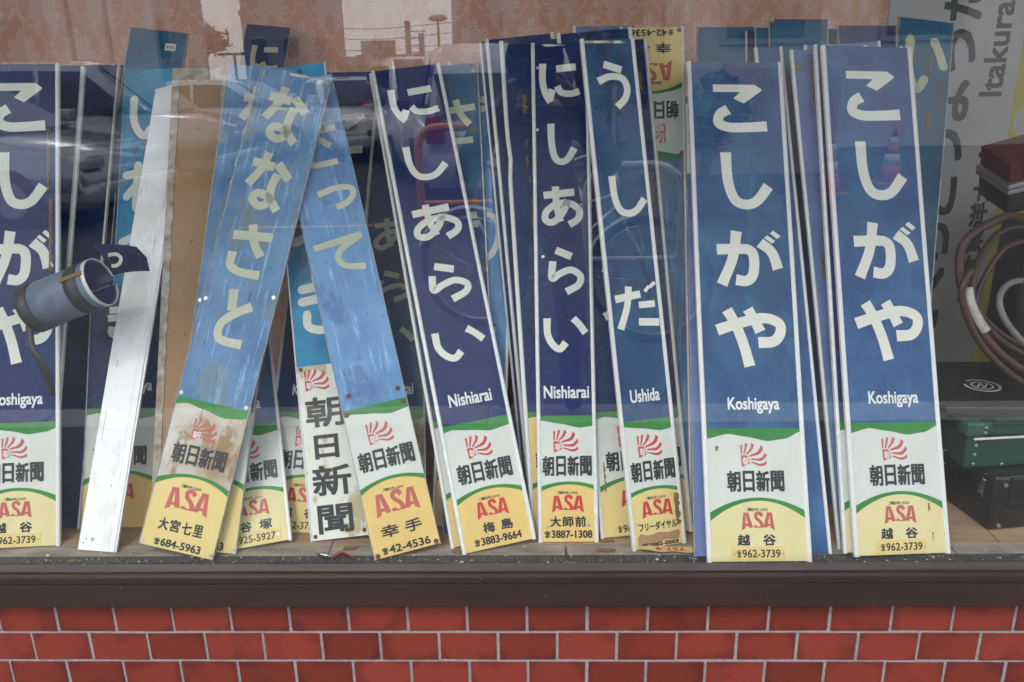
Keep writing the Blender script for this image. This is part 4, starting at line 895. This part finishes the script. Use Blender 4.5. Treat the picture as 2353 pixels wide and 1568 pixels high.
screws(rb, [(-6, 420), (-3, 620), (0, 870)], .0012, RUST)

# white plastic channel
M = sign_matrix(P['Wt']); wW, LW = P['Wt'][5], P['Wt'][6]
ws = empty('plastic_strip', M, 'long white plastic channel leaning right beside the rolled board', 'plastic strip')
bm = bm_new(); prof = [(-wW / 2, -.004), (-wW / 2, .001), (-wW / 2 + .002, .002), (wW * .30, .002), (wW * .34, .0005), (wW / 2 - .001, .0035), (wW / 2, .003), (wW / 2, -.004)]
rings = []
for k in range(31):
    t = k / 30; yy = LW * t; rings.append([bm.verts.new((a + noise.noise(Vector((t * 4, a * 20, 0))) * .0012, yy - (.02 if (k == 30 and a < -.02) else 0), b)) for a, b in prof])
for a, b in zip(rings, rings[1:]):
    for k in range(len(prof)): bm.faces.new((a[k], a[(k + 1) % len(prof)], b[(k + 1) % len(prof)], b[k]))
bm.faces.new(rings[0]); bm.faces.new(rings[-1][::-1])
link('channel', fin(bm, 'channel'), PVC, ws)
link('flange', box_me('flange', wW / 2, wW / 2 + .004, .0, LW - .01, -.004, .0015), ALU_PIT, ws)
screws(ws, [(-28, 14), (-24, 22)], .0015, RUST)
scraps(ws, [(-20, 380, 2, 14), (18, 640, 1.5, 40), (10, 130, 3, 6), (-30, 760, 2, 20), (-26, 250, 1.5, 60), (-8, 22, 14, 8)], plain('grey_scuff', (.42, .40, .36), .7), 'scuff', .0026)

# ------------------------------------------------------------------ the street behind the camera, seen in the glass
ASPH = plain('asphalt', (.040, .040, .044), .85, var=.2, scale=14); PAVE = plain('asphalt_paving', (.075, .075, .078), .85, var=.15, scale=9)
KERB = plain('kerb_stone', (.30, .29, .29), .8, var=.12, scale=12)
struct('ground', box_me('ground', -700, 700, -900, 60, -.30, -.14), ASPH)
struct('road', box_me('road', -80, 80, -60, -1.80, -.139, -.12), ASPH)
struct('pavement', box_me('pavement', -30, 30, -1.60, .012, -.139, -.0005), PAVE)
kb = struct('kerb', box_me('kerb', -30, 30, -1.80, -1.601, -.139, -.004), MORTAR)
bm = bm_new(); add_box(bm, -.297, .297, -.097, .097, -.02, .004, .008); km = fin(bm, 'kerb_stone'); km.materials.append(KERB)
for k in range(-6, 7):
    o = link('kerb_stone', km, None, kb); o.location = (k * .6 + .1, -1.70, .0)
LINE = plain('road_paint', (.62, .61, .58), .7, var=.1); LINEO = plain('road_paint_orange', (.65, .22, .04), .7, var=.1)
struct('painted_line_orange', box_me('painted_line_orange', -3.0, -1.6, -6.9, -6.82, -.118, -.114), LINEO)
BEIGE = plain('facade_beige', (.30, .27, .25), .85, var=.06, scale=.5); PALE = plain('facade_pale', (.50, .48, .47), .8, var=.05, scale=.5)
GREYF = plain('facade_grey', (.27, .25, .25), .85, var=.1, scale=.6); DARKF = plain('facade_dark', (.11, .105, .11), .85, var=.15, scale=.6)
PINKF = plain('facade_pinkish', (.40, .33, .34), .85, var=.05, scale=.6); WGL = plain('far_window', (.03, .035, .045), .12, var=.3, scale=1)
def building(label, x0, x1, y1, depth, h, mat, cols, rows, wz=1.2, ribs=(), ground=-.12, cat='building', roof=True, z0=1.2):
    t = empty('building', Matrix.Translation(((x0 + x1) / 2, y1 - depth / 2, ground)), label, cat)
    W_ = (x1 - x0) / 2
    link('wall', box_me('wall', -W_, W_, -depth / 2, depth / 2, 0, h, .02), mat, t)
    if roof: link('parapet', box_me('parapet', -W_ - .12, W_ + .12, -depth / 2 - .12, depth / 2 + .12, h + .003, h + .4), GREYF, t)
    if cols:
        dx = 2 * W_ / cols; dz = (h - z0) / rows
        bmw = bm_new(); add_box(bmw, -dx * .28, dx * .28, -.04, .04, -dz * .25, dz * .25); mw = fin(bmw, 'window'); mw.materials.append(plain('window_frame', (.35, .34, .33), .5))
        bmp = bm_new(); add_box(bmp, -dx * .24, dx * .24, -.01, .01, -dz * .21, dz * .21); mp_ = fin(bmp, 'pane'); mp_.materials.append(WGL)
        for i in range(cols):
            for j in range(rows):
                o = link('window', mw, None, t); o.location = (-W_ + dx * (i + .5), depth / 2 + .02, z0 + dz * (j + .5))
                o2 = link('pane', mp_, None, o); o2.location = (0, .045, 0)
    for a, b, m_ in ribs:
        link('pilaster', box_me('pilaster', a - (x0 + x1) / 2, b - (x0 + x1) / 2, depth / 2 + .003, depth / 2 + .35, 0, h - .02), m_, t)
    return t
building('tall beige building with pale pilasters, reflected far left', -22, -11.9, -28.6, 1.6, 15, BEIGE, 4, 4, ribs=((-16.6, -15.9, PALE), (-15.7, -14.6, PALE), (-14.4, -12.9, PALE)))
building('narrow brown building reflected left of the bright sky gap', -15.0, -10.1, -43.6, 1.6, 20, GREYF, 3, 6)
building('small dark block with rows of square windows, reflected far off', -23.2, -19.6, -68, 6, 6.3, DARKF, 3, 3, z0=.8)
building('long brownish building reflected above the middle of the signs', -1.7, 2.6, -16.8, 8, 11, GREYF, 3, 4)
building('grey shop building reflected over the right hand signs', 2.7, 14, -14.5, 8, 9, PALE, 4, 3, ribs=((5.0, 5.5, PALE),))
building('low pinkish wall block behind the mesh fence', 2.1, 4.2, -10.6, .4, 1.45, PINKF, 0, 0, cat='wall', roof=False)
building('long low grey wall across the far side of the car park', -12, -1.9, -40, .5, 2.0, GREYF, 0, 0, cat='wall')
building('low white building with dark awning reflected beneath the sky gap', -16.2, -7.6, -78, 8, 3.0, PALE, 4, 1, z0=.4)
def sign_box():
    t = empty('billboard', Matrix.Translation((-12.4, -68, -.12)), 'boxy roof billboard reflected against the bright sky', 'billboard')
    link('board', box_me('board', -1.35, 1.35, -.3, .3, 2.4, 4.2, .05), DARKF, t); link('post', box_me('post', -.2, .2, -.2, .2, 0, 2.398), GREYF, t)
sign_box()
t = empty('pylon', Matrix.Translation((-8.1, -58, -.12)), 'steel lattice pylon reflected beside the street lamp', 'pylon')
bm = bm_new()
for sx in (-.45, .45): add_box(bm, sx - .17, sx + .17, -.17, .17, 0, 5.0 if sx < 0 else 4.2)
link('mast', fin(bm, 'mast'), DARKF, t); bm = bm_new()
for k in range(7): add_box(bm, -.75, .75, -.04, .04, 1.6 + k * .45, 1.68 + k * .45)
link('crossarm', fin(bm, 'crossarm'), DARKF, t)
t = empty('street_lamp', Matrix.Translation((-5.45, -48.6, -.12)), 'tall street lamp with round head reflected against bright sky', 'street lamp')
bm = bm_new(); add_cyl(bm, (0, 0, 2.2), (0, 0, 1), .10, 4.4, 10, .07); link('pole', fin(bm, 'pole'), DARKF, t)
bm = bm_new(); add_sphere(bm, (0, 0, 4.55), .55, 1, 1, .35, 16, 8); link('lamp_head', fin(bm, 'lamp_head', True), GREYF, t)
t = empty('street_lamp', Matrix.Translation((-17.3, -48.6, -.12)), 'small twin headed street lamp reflected left of the narrow brown building', 'street lamp')
bm = bm_new(); add_cyl(bm, (0, 0, 1.4), (0, 0, 1), .08, 2.8, 8); link('pole', fin(bm, 'pole'), DARKF, t)
link('lamp_head', box_me('lamp_head', -.9, .9, -.15, .15, 2.805, 2.95), DARKF, t)
t = empty('utility_pole', Matrix.Translation((-13.9, -46, -.12)), 'thin concrete utility pole with sagging wires across the reflected sky', 'utility pole')
bm = bm_new(); add_cyl(bm, (0, 0, 3.5), (0, 0, 1), .13, 7.0, 10, .09); link('pole', fin(bm, 'pole'), DARKF, t)
link('crossarm', box_me('crossarm', -.8, .8, -.06, .06, 4.3, 4.42), DARKF, t)
for zz in (4.45, 3.9, 3.3):
    bm = bm_new(); add_tube(bm, [(-.7, 0, zz), (4.5, -1.5, zz - .45), (9.5, -3, zz - .1)], .022, 5, 6); link('wire', fin(bm, 'wire'), DARKF, t)
# trees
LEAF = plain('leaves', (.045, .075, .03), .7, var=.4, scale=3); BARK = plain('bark', (.09, .07, .05), .9)
def tree(label, x, y, h, r, seed, blobs, n=1800, ls=.16):
    t = empty('tree', Matrix.Translation((x, y, -.12)), label, 'tree'); q = random.Random(seed)
    bm = bm_new(); add_tube(bm, [(0, 0, 0), (.1 * r, 0, h * .3), (-.05 * r, .05, h * .6), (.1 * r, 0, h * .85)], .1, 8, 4, rf=lambda s: .12 * r / 1.5 * (1 - .75 * s) + .02)
    for k in range(4):
        a = q.uniform(0, 6.3); add_tube(bm, [(0, 0, h * (.35 + .1 * k)), (r * .4 * math.cos(a), r * .4 * math.sin(a), h * (.5 + .1 * k)), (r * .7 * math.cos(a), r * .7 * math.sin(a), h * (.58 + .1 * k))], .04, 6, 3)
    link('trunk', fin(bm, 'trunk'), BARK, t); V, F = [], []
    cs = [(q.uniform(-.7, .7) * r, q.uniform(-.6, .6) * r, h * q.uniform(.45, .98), r * q.uniform(.28, .5)) for _ in range(blobs)]
    for k in range(n):
        c = q.choice(cs); d = Vector((q.gauss(0, 1), q.gauss(0, 1), q.gauss(0, .6))).normalized() * c[3] * q.uniform(.5, 1.05)
        p = Vector(c[:3]) + d; a1 = Vector((q.gauss(0, 1), q.gauss(0, 1), q.gauss(0, 1))).normalized(); a2 = a1.orthogonal().normalized(); s = ls * q.uniform(.6, 1.3)
        i = len(V); V += [p + a1 * s, p + a2 * s * .5, p - a1 * s, p - a2 * s * .5]; F.append((i, i + 1, i + 2, i + 3))
    me = bpy.data.meshes.new('crown'); me.from_pydata(V, [], F); link('crown', me, LEAF, t)
tree('tree with separated rounded clumps reflected in the left sky gap', -16.2, -39.5, 4.2, 1.7, 4, 7, 1500, .16)
tree('dark broadleaf tree reflected behind the bicycle', .9, -9.2, 2.3, .75, 8, 12, 2200, .06)
tree('bushy tree reflected behind the fence near the right boards', 2.0, -8.9, 1.5, .7, 9, 10, 1600, .06)
# mesh fence
STEEL = plain('galvanised_steel', (.34, .35, .36), .45, metal=.3)
f_ = empty('mesh_fence', Matrix.Translation((1.5, -5.6, -.12)), 'galvanised wire mesh fence reflected in the right hand boards', 'fence')
for k in range(4): link('post', box_me('post', -.86 + .575 * k - .018, -.86 + .575 * k + .018, -.02, .02, 0, 1.32), STEEL, f_)
bm = bm_new()
for k in range(54): add_box(bm, -.85 + k * .032, -.8475 + k * .032, -.026, -.0235, .12, 1.26)
for k in range(13): add_box(bm, -.86, .88, -.030, -.0262, .12 + k * .095, .126 + k * .095)
q = link('wire_mesh', fin(bm, 'wire_mesh'), STEEL, f_); q['kind'] = 'stuff'
# cones
CONE = plain('cone_red', (.50, .06, .035), .5); CW = plain('cone_white', (.6, .6, .6), .5)
def cone(x, y, label):
    t = empty('traffic_cone', Matrix.Translation((x, y, -.12)), label, 'traffic cone', 'traffic cones by the mesh fence')
    link('base', box_me('base', -.19, .19, -.19, .19, 0, .03, .01), CONE, t)
    for z0, z1, m_, n_ in ((.03, .25, CONE, 'cone_body'), (.25, .38, CW, 'white_band'), (.38, .48, CONE, 'cone_body'), (.48, .58, CW, 'white_band'), (.58, .70, CONE, 'cone_body')):
        r = lambda z: .14 * (1 - (z - .03) / .72) + .008
        bm = bm_new(); add_cyl(bm, (0, 0, (z0 + z1) / 2), (0, 0, 1), r(z0), z1 - z0, 20, r(z1)); link(n_, fin(bm, n_, True), m_, t)
cone(3.45, -8.6, 'red and white traffic cone reflected in the board beside the green trunk')
cone(4.5, -9.4, 'red and white traffic cone standing further right by the shop building')
# barriers
def hoop(label, x, y, w_, h, mat, r, rail=None, rot=0):
    t = empty('hoop_barrier', Matrix.Translation((x, y, -.12)) @ Matrix.Rotation(rot, 4, 'Z'), label, 'barrier')
    bm = bm_new(); c = .14
    add_tube(bm, [(-w_ / 2, 0, 0), (-w_ / 2, 0, h - c)] + [(-w_ / 2 + c - c * math.cos(a), 0, h - c + c * math.sin(a)) for a in (.4, .8, 1.2, PI / 2)] + [(w_ / 2 - c + c * math.sin(a), 0, h - c + c * math.cos(a)) for a in (0, .4, .8, 1.2, PI / 2)] + [(w_ / 2, 0, 0)], r, 10, 0)
    link('hoop', fin(bm, 'hoop', True), mat, t)
    if rail:
        bm = bm_new(); add_cyl(bm, (0, 0, rail), (1, 0, 0), r * .6, w_ - r, 8); link('rail', fin(bm, 'rail'), mat, t)
hoop('orange steel hoop barrier reflected in the leaning Nishiarai board', -.48, -4.6, .70, 1.08, plain('orange_paint', (.85, .27, .03), .4), .030, .55)
hoop('white steel hoop barrier reflected across the Ushida board', .47, -2.62, .46, 1.0, plain('white_paint', (.68, .68, .70), .35), .022, .55)
# bicycles
TYRE = plain('tyre', (.02, .02, .02), .7); SILV = plain('bike_silver', (.55, .55, .57), .25, metal=.7)
def bicycle(label, x, y, rot, fm):
    t = empty('bicycle', Matrix.Translation((x, y, -.12)) @ Matrix.Rotation(rot, 4, 'Z'), label, 'bicycle', 'bicycles parked across the pavement')
    for cx in (-.52, .52):
        bm = bm_new(); add_tube(bm, [(cx + .33 * math.cos(a), 0, .34 + .33 * math.sin(a)) for a in [2 * PI * k / 32 for k in range(33)]], .017, 8, 0, False)
        wh = link('wheel', fin(bm, 'wheel', True), TYRE, t)
        bm = bm_new(); add_tube(bm, [(cx + .305 * math.cos(a), 0, .34 + .305 * math.sin(a)) for a in [2 * PI * k / 32 for k in range(33)]], .009, 6, 0, False)
        for k in range(14):
            a = 2 * PI * k / 14; add_tube(bm, [(cx, 0, .34), (cx + .305 * math.cos(a), 0, .34 + .305 * math.sin(a))], .0018, 4, 0)
        link('rim', fin(bm, 'rim'), SILV, wh)
        bm = bm_new(); add_tube(bm, [(cx + .36 * math.cos(a), 0, .34 + .36 * math.sin(a)) for a in [PI * (.1 + .08 * k) + (PI * .0 if cx < 0 else .2) for k in range(11)]], .018, 6, 0); link('mudguard', fin(bm, 'mudguard'), SILV, t)
    bm = bm_new()
    for a, b in (((-.52, .34), (-.12, .30)), ((-.12, .30), (-.26, .72)), ((-.52, .34), (-.24, .66)), ((-.12, .30), (.34, .74)), ((-.24, .60), (.33, .80)), ((.52, .34), (.36, .70)), ((.36, .70), (.31, .96))):
        add_tube(bm, [(a[0], 0, a[1]), (b[0], 0, b[1])], .014, 8, 0)
    link('frame', fin(bm, 'frame', True), fm, t)
    bm = bm_new(); add_tube(bm, [(.18, -.28, 1.00), (.26, -.22, 1.02), (.32, 0, .97), (.26, .22, 1.02), (.18, .28, 1.00)], .012, 8, 5); link('handlebar', fin(bm, 'handlebar', True), SILV, t)
    bm = bm_new(); add_sphere(bm, (-.28, 0, .78), .13, 1, .7, .32, 14, 8); link('saddle', fin(bm, 'saddle', True), TYRE, t)
    bm = bm_new()
    for k in range(6): add_box(bm, .40, .68, -.16 + k * .062, -.155 + k * .062, .72, .93)
    for k in range(5): add_box(bm, .40, .402, -.16, .155, .72 + k * .05, .725 + k * .05); add_box(bm, .68, .682, -.16, .155, .72 + k * .05, .725 + k * .05)
    link('basket', fin(bm, 'basket'), STEEL, t)
bicycle('silver framed bicycle reflected in the middle of the boards', .12, -3.2, .35, SILV)
bicycle('dark framed bicycle reflected beside the orange hoop', -.10, -5.4, 1.0, TYRE)
# cars
CGL = plain('car_glass', (.015, .018, .022), .06, var=.2); LRED = plain('tail_light', (.35, .01, .015), .2); LCL = plain('headlight', (.6, .62, .65), .1, metal=.4); RIM = plain('wheel_rim', (.4, .4, .42), .3, metal=.7)
def car(label, x, y, rot, kind, paint, name='parked_car'):
    t = empty(name, Matrix.Translation((x, y, -.12)) @ Matrix.Rotation(rot, 4, 'Z'), label, 'van' if kind == 'van' else 'car', 'cars parked across the street')
    if kind == 'van':
        low = [(-2.1, .35), (-2.15, .7), (-2.1, 1.0), (1.35, 1.0), (1.95, .92), (2.2, .75), (2.25, .35)]; cab = [(-2.08, 1.0), (-2.0, 1.45), (-1.85, 1.72), (.3, 1.72), (.65, 1.66), (1.42, 1.0)]
        wins = [((-1.95, 1.06), (-1.88, 1.55), (-1.15, 1.60), (-1.15, 1.06)), ((-1.08, 1.06), (-1.08, 1.60), (-.25, 1.60), (-.25, 1.06)), ((-.18, 1.06), (-.18, 1.60), (.42, 1.58), (1.05, 1.06))]; ws_ = ((.62, 1.655), (1.40, 1.02))
    else:
        low = [(-2.2, .32), (-2.22, .75), (-2.05, .95), (.95, .93), (1.8, .80), (2.15, .62), (2.2, .32)]; cab = [(-1.85, .93), (-1.25, 1.38), (-.9, 1.45), (.1, 1.44), (.35, 1.36), (1.05, .93)]
        wins = [((-1.45, .98), (-1.08, 1.32), (-.55, 1.36), (-.55, .98)), ((-.48, .98), (-.48, 1.36), (.15, 1.34), (.72, .98))]; ws_ = ((.34, 1.36), (1.02, .95))
    def prism(name_, prof, hw, mat, taper=0, bev=.06):
        bm = bm_new(); a = [bm.verts.new((p[0], -hw + taper * max(0, p[1] - .95) , p[1])) for p in prof]; b = [bm.verts.new((p[0], hw - taper * max(0, p[1] - .95), p[1])) for p in prof]
        n = len(prof)
        bm.faces.new(a); bm.faces.new(b[::-1])
        for i in range(n): bm.faces.new((a[i], b[i], b[(i + 1) % n], a[(i + 1) % n]))
        bmesh.ops.bevel(bm, geom=bm.edges[:], offset=bev, segments=3, affect='EDGES'); return link(name_, fin(bm, name_, True), mat, t)
    prism('body', low, .84, paint, 0); prism('cabin', cab, .80, paint, .22)
    tp_ = .22
    for wn in wins:
        for s in (-1, 1):
            bm = bm_new(); vv = [bm.verts.new((p[0], s * (.808 - tp_ * max(0, p[1] - .95)), p[1])) for p in wn]; bm.faces.new(vv)
            o = link('side_window', fin(bm, 'side_window'), CGL, t); m_ = o.modifiers.new('thickness', 'SOLIDIFY'); m_.thickness = .012
    for (p, q_), nm in ((ws_, 'windscreen'), (((cab[0][0] + .0, cab[0][1] + .08), (cab[1][0] + (.0 if kind == 'van' else -.02), cab[1][1] - .02)), 'rear_window')):
        bm = bm_new(); dx = .014 if nm == 'windscreen' else -.014
        vv = [bm.verts.new((p[0] + dx, -.62, p[1] + .012)), bm.verts.new((p[0] + dx, .62, p[1] + .012)), bm.verts.new((q_[0] + dx, .70, q_[1] + .012)), bm.verts.new((q_[0] + dx, -.70, q_[1] + .012))]; bm.faces.new(vv)
        o = link(nm, fin(bm, nm), CGL, t); m_ = o.modifiers.new('thickness', 'SOLIDIFY'); m_.thickness = .012
    for cx in (-1.35, 1.35):
        for s in (-1, 1):
            bm = bm_new(); add_cyl(bm, (cx, s * .76, .31), (0, 1, 0), .31, .20, 24); wh = link('wheel', fin(bm, 'wheel', True), TYRE, t)
            bm = bm_new(); add_cyl(bm, (cx, s * .863, .31), (0, 1, 0), .19, .015, 20); link('rim', fin(bm, 'rim'), RIM, wh)
    for s in (-1, 1):
        link('headlight', box_me('headlight', 1.98, 2.20, s * .62 - .15, s * .62 + .15, .60, .74, .03, True), LCL, t)
        link('tail_light', box_me('tail_light', -2.23, -2.10, s * .72 - .09, s * .72 + .09, .62 if kind == 'car' else .80, .85 if kind == 'car' else 1.05, .02, True), LRED, t)
        link('wing_mirror', box_me('wing_mirror', .78, .92, s * .92 - .09, s * .92 + .06, 1.0, 1.14, .03, True), TYRE if kind == 'van' else paint, t)
    link('front_bumper', box_me('front_bumper', 1.6, 2.28, -.80, .80, .25, .45, .06, True), paint, t)
    link('number_plate', box_me('number_plate', -2.27, -2.20, -.17, .17, .48, .62, .005), LINE, t)
    return t
PW = plain('paint_white', (.62, .62, .63), .22, var=.02, coat=.6); PS = plain('paint_silver', (.38, .39, .42), .25, metal=.3, var=.03, coat=.6)
car('silver minivan whose reflection fills the upper left of the window', -6.55, -10.9, .0, 'van', PS)
car('silver saloon with its nose reflected at the left edge', -6.55, -7.9, .12, 'car', PS)
car('white saloon reflected behind the faded letters of the Nanasato board', -5.9, -15.4, .05, 'car', PW)
car('white estate car at the far end of the reflected row', -3.6, -15.5, 1.15, 'car', PW)
car('white boxy car in the middle of the reflected row', -1.75, -12.6, 1.25, 'van', PW)
car('white van with red tail lights nearest in the reflected row', -.65, -9.1, -1.75, 'van', PW)
# people
SKIN = plain('skin', (.42, .25, .18), .55, var=.05, scale=8); HAIR = plain('black_hair', (.012, .010, .010), .5)
def person(label, M, J, E, R_, cloth, legs, hand_z=None, hair=True, head='head', neck_z=None, cuff=None):
    t = empty('person', M, label, 'person')
    names = list(J); me = bpy.data.meshes.new('body'); me.from_pydata([J[n] for n in names], [(names.index(a), names.index(b)) for a, b in E], []); me.update()
    o = bpy.data.objects.new('body', me); COL.objects.link(o); o.modifiers.new('skin', 'SKIN'); sv = me.skin_vertices[0].data
    for n, s in zip(names, sv): s.radius = (R_[n], R_[n]) if not isinstance(R_[n], tuple) else R_[n]; s.use_root = (n == 'pelvis')
    ss = o.modifiers.new('smooth', 'SUBSURF'); ss.levels = 2; ss.render_levels = 2
    dg = bpy.context.evaluated_depsgraph_get(); m2 = bpy.data.meshes.new_from_object(o.evaluated_get(dg)); bpy.data.objects.remove(o)
    m2.materials.clear()
    for x in (cloth, legs, SKIN, TYRE): m2.materials.append(x)
    hd_ = Vector(J[head]); pz = J['pelvis'][2]
    hands = [Vector(J[n]) for n in names if n.startswith('hand') or n.startswith('f')]
    for p_ in m2.polygons:
        c = p_.center; k = 0 if c.z > pz - .02 else 1
        if (c - hd_).length < .17 and c.z > J['neck'][2] - .01: k = 2
        if any((c - h_).length < .055 for h_ in hands): k = 2
        if c.z < .07 + min(J['ankle_l'][2], J['ankle_r'][2]) - .06: k = 3
        p_.material_index = k; p_.use_smooth = True
    m2.name = 'body'; link('body', m2, None, t)
    bm = bm_new(); add_sphere(bm, hd_ + Vector((0, -.014 if J['nose'][1] > hd_.y else .014, .03)), .108, .93, 1.03, 1.05, 20, 14)
    for v in list(bm.verts):
        fy = (v.co.y - hd_.y) * (1 if J['nose'][1] > hd_.y else -1)
        if v.co.z < hd_.z - .03 or (fy > .045 and v.co.z < hd_.z + .07): bm.verts.remove(v)
    link('hair', fin(bm, 'hair', True), HAIR, t)
    s = 1 if J['nose'][1] > hd_.y else -1
    for sx in (-.032, .032):
        bm = bm_new(); add_sphere(bm, hd_ + Vector((sx, s * .088, .005)), .011); link('eye', fin(bm, 'eye', True), HAIR, t)
    bm = bm_new(); add_sphere(bm, hd_ + Vector((0, s * .088, -.055)), .02, 1, .5, .3); link('mouth', fin(bm, 'mouth', True), plain('lips', (.30, .11, .10), .5), t)
    return t
def walker(label, x, y, rot, cloth, legs, sc_=1.0):
    J = dict(pelvis=(0, 0, .90), chest=(0, .01, 1.18), sh=(0, 0, 1.36), neck=(0, .01, 1.43), head=(0, .02, 1.56), nose=(0, .11, 1.55),
             shl=(-.17, 0, 1.34), ell=(-.24, -.03, 1.08), hand_l=(-.24, .08, .84), fl=(-.24, .11, .76), shr=(.17, 0, 1.34), elr=(.24, -.03, 1.08), hand_r=(.25, .05, .84), fr=(.25, .08, .76),
             hipl=(-.09, 0, .86), knee_l=(-.10, .08, .48), ankle_l=(-.10, .02, .08), toe_l=(-.10, .15, .04), hipr=(.09, 0, .86), knee_r=(.10, .0, .48), ankle_r=(.10, -.15, .09), toe_r=(.10, -.03, .04))
    E = [('pelvis', 'chest'), ('chest', 'sh'), ('sh', 'neck'), ('neck', 'head'), ('head', 'nose'), ('sh', 'shl'), ('shl', 'ell'), ('ell', 'hand_l'), ('hand_l', 'fl'), ('sh', 'shr'), ('shr', 'elr'), ('elr', 'hand_r'), ('hand_r', 'fr'),
         ('pelvis', 'hipl'), ('hipl', 'knee_l'), ('knee_l', 'ankle_l'), ('ankle_l', 'toe_l'), ('pelvis', 'hipr'), ('hipr', 'knee_r'), ('knee_r', 'ankle_r'), ('ankle_r', 'toe_r')]
    R_ = dict(pelvis=(.15, .11), chest=(.15, .11), sh=(.11, .09), neck=.052, head=(.085, .10), nose=.014, shl=.06, ell=.042, hand_l=.034, fl=.02, shr=.06, elr=.042, hand_r=.034, fr=.02,
              hipl=.085, knee_l=.058, ankle_l=.042, toe_l=.035, hipr=.085, knee_r=.058, ankle_r=.042, toe_r=.035)
    person(label, Matrix.Translation((x, y, -.12)) @ Matrix.Rotation(rot, 4, 'Z'), J, E, R_, cloth, legs)
walker('person in blue top walking among the reflected cars, left of the other walker', -6.5, -22.5, .2, plain('blue_shirt', (.05, .10, .25), .8), plain('dark_trousers', (.03, .03, .04), .8))
walker('person in pale blue top walking among the reflected cars, nearer the dark gap', -5.1, -22.0, -.1, plain('pale_shirt', (.35, .40, .50), .8), plain('dark_trousers', (.03, .03, .04), .8))
# photographer standing behind the camera on the pavement
J = dict(pelvis=(0, -1.80, .80), chest=(0, -1.73, 1.02), sh=(0, -1.67, 1.16), neck=(0, -1.63, 1.20), head=(0, -1.575, 1.315), nose=(0, -1.475, 1.30),
         shl=(-.18, -1.67, 1.14), ell=(-.25, -1.55, .95), hand_l=(-.085, -1.44, 1.235), shr=(.18, -1.67, 1.14), elr=(.27, -1.56, .97), hand_r=(.092, -1.45, 1.255),
         hipl=(-.10, -1.80, .76), knee_l=(-.13, -1.64, .42), ankle_l=(-.13, -1.82, .09), toe_l=(-.14, -1.69, .04), hipr=(.10, -1.80, .76), knee_r=(.13, -1.64, .42), ankle_r=(.13, -1.80, .09), toe_r=(.14, -1.67, .04))
E = [('pelvis', 'chest'), ('chest', 'sh'), ('sh', 'neck'), ('neck', 'head'), ('head', 'nose'), ('sh', 'shl'), ('shl', 'ell'), ('ell', 'hand_l'), ('sh', 'shr'), ('shr', 'elr'), ('elr', 'hand_r'),
     ('pelvis', 'hipl'), ('hipl', 'knee_l'), ('knee_l', 'ankle_l'), ('ankle_l', 'toe_l'), ('pelvis', 'hipr'), ('hipr', 'knee_r'), ('knee_r', 'ankle_r'), ('ankle_r', 'toe_r')]
R_ = dict(pelvis=(.16, .12), chest=(.16, .12), sh=(.12, .10), neck=.055, head=(.085, .10), nose=.014, shl=.07, ell=.048, hand_l=.032, shr=.07, elr=.048, hand_r=.032,
          hipl=.09, knee_l=.062, ankle_l=.045, toe_l=.04, hipr=.09, knee_r=.062, ankle_r=.045, toe_r=.04)
for side, s in (('l', -1), ('r', 1)):
    hx, hy, hz = J['hand_' + side]
    for k in range(4):
        a = 'f%d%s' % (k, side); b = 'g%d%s' % (k, side)
        J[a] = (hx - s * .004, hy + .045, hz + .030 - k * .021 + .012); J[b] = (hx - s * .032, hy + .058 - .003 * k, hz + .034 - k * .021 + .012)
        R_[a] = .0095; R_[b] = .0085; E += [('hand_' + side, a), (a, b)]
    a = 't' + side; J[a] = (hx - s * .03, hy - .012, hz + .03); R_[a] = .011; E.append(('hand_' + side, a))
ph = person('person crouching slightly and holding a black camera up to the face', Matrix.Identity(4), J, E, R_, plain('dark_jacket', (.035, .035, .05), .8), plain('jeans', (.04, .05, .09), .8))
ct = empty('camera_body', Matrix.Translation((0, -1.42, 1.30)), 'black camera with round lens held by the person facing the glass', 'camera')
link('body', box_me('body', -.068, .068, -.035, .025, -.045, .045, .010, True, 3), TYRE, ct); link('viewfinder_hump', box_me('viewfinder_hump', -.024, .024, -.035, .020, .040, .066, .008, True, 3), TYRE, ct)
bm = bm_new(); add_cyl(bm, (0, .048, 0), (0, 1, 0), .034, .045, 32); ln = link('lens_barrel', fin(bm, 'lens_barrel', True), TYRE, ct)
bm = bm_new(); add_cyl(bm, (0, .0712, 0), (0, 1, 0), .026, .002, 32); link('lens_glass', fin(bm, 'lens_glass'), CGL, ln)
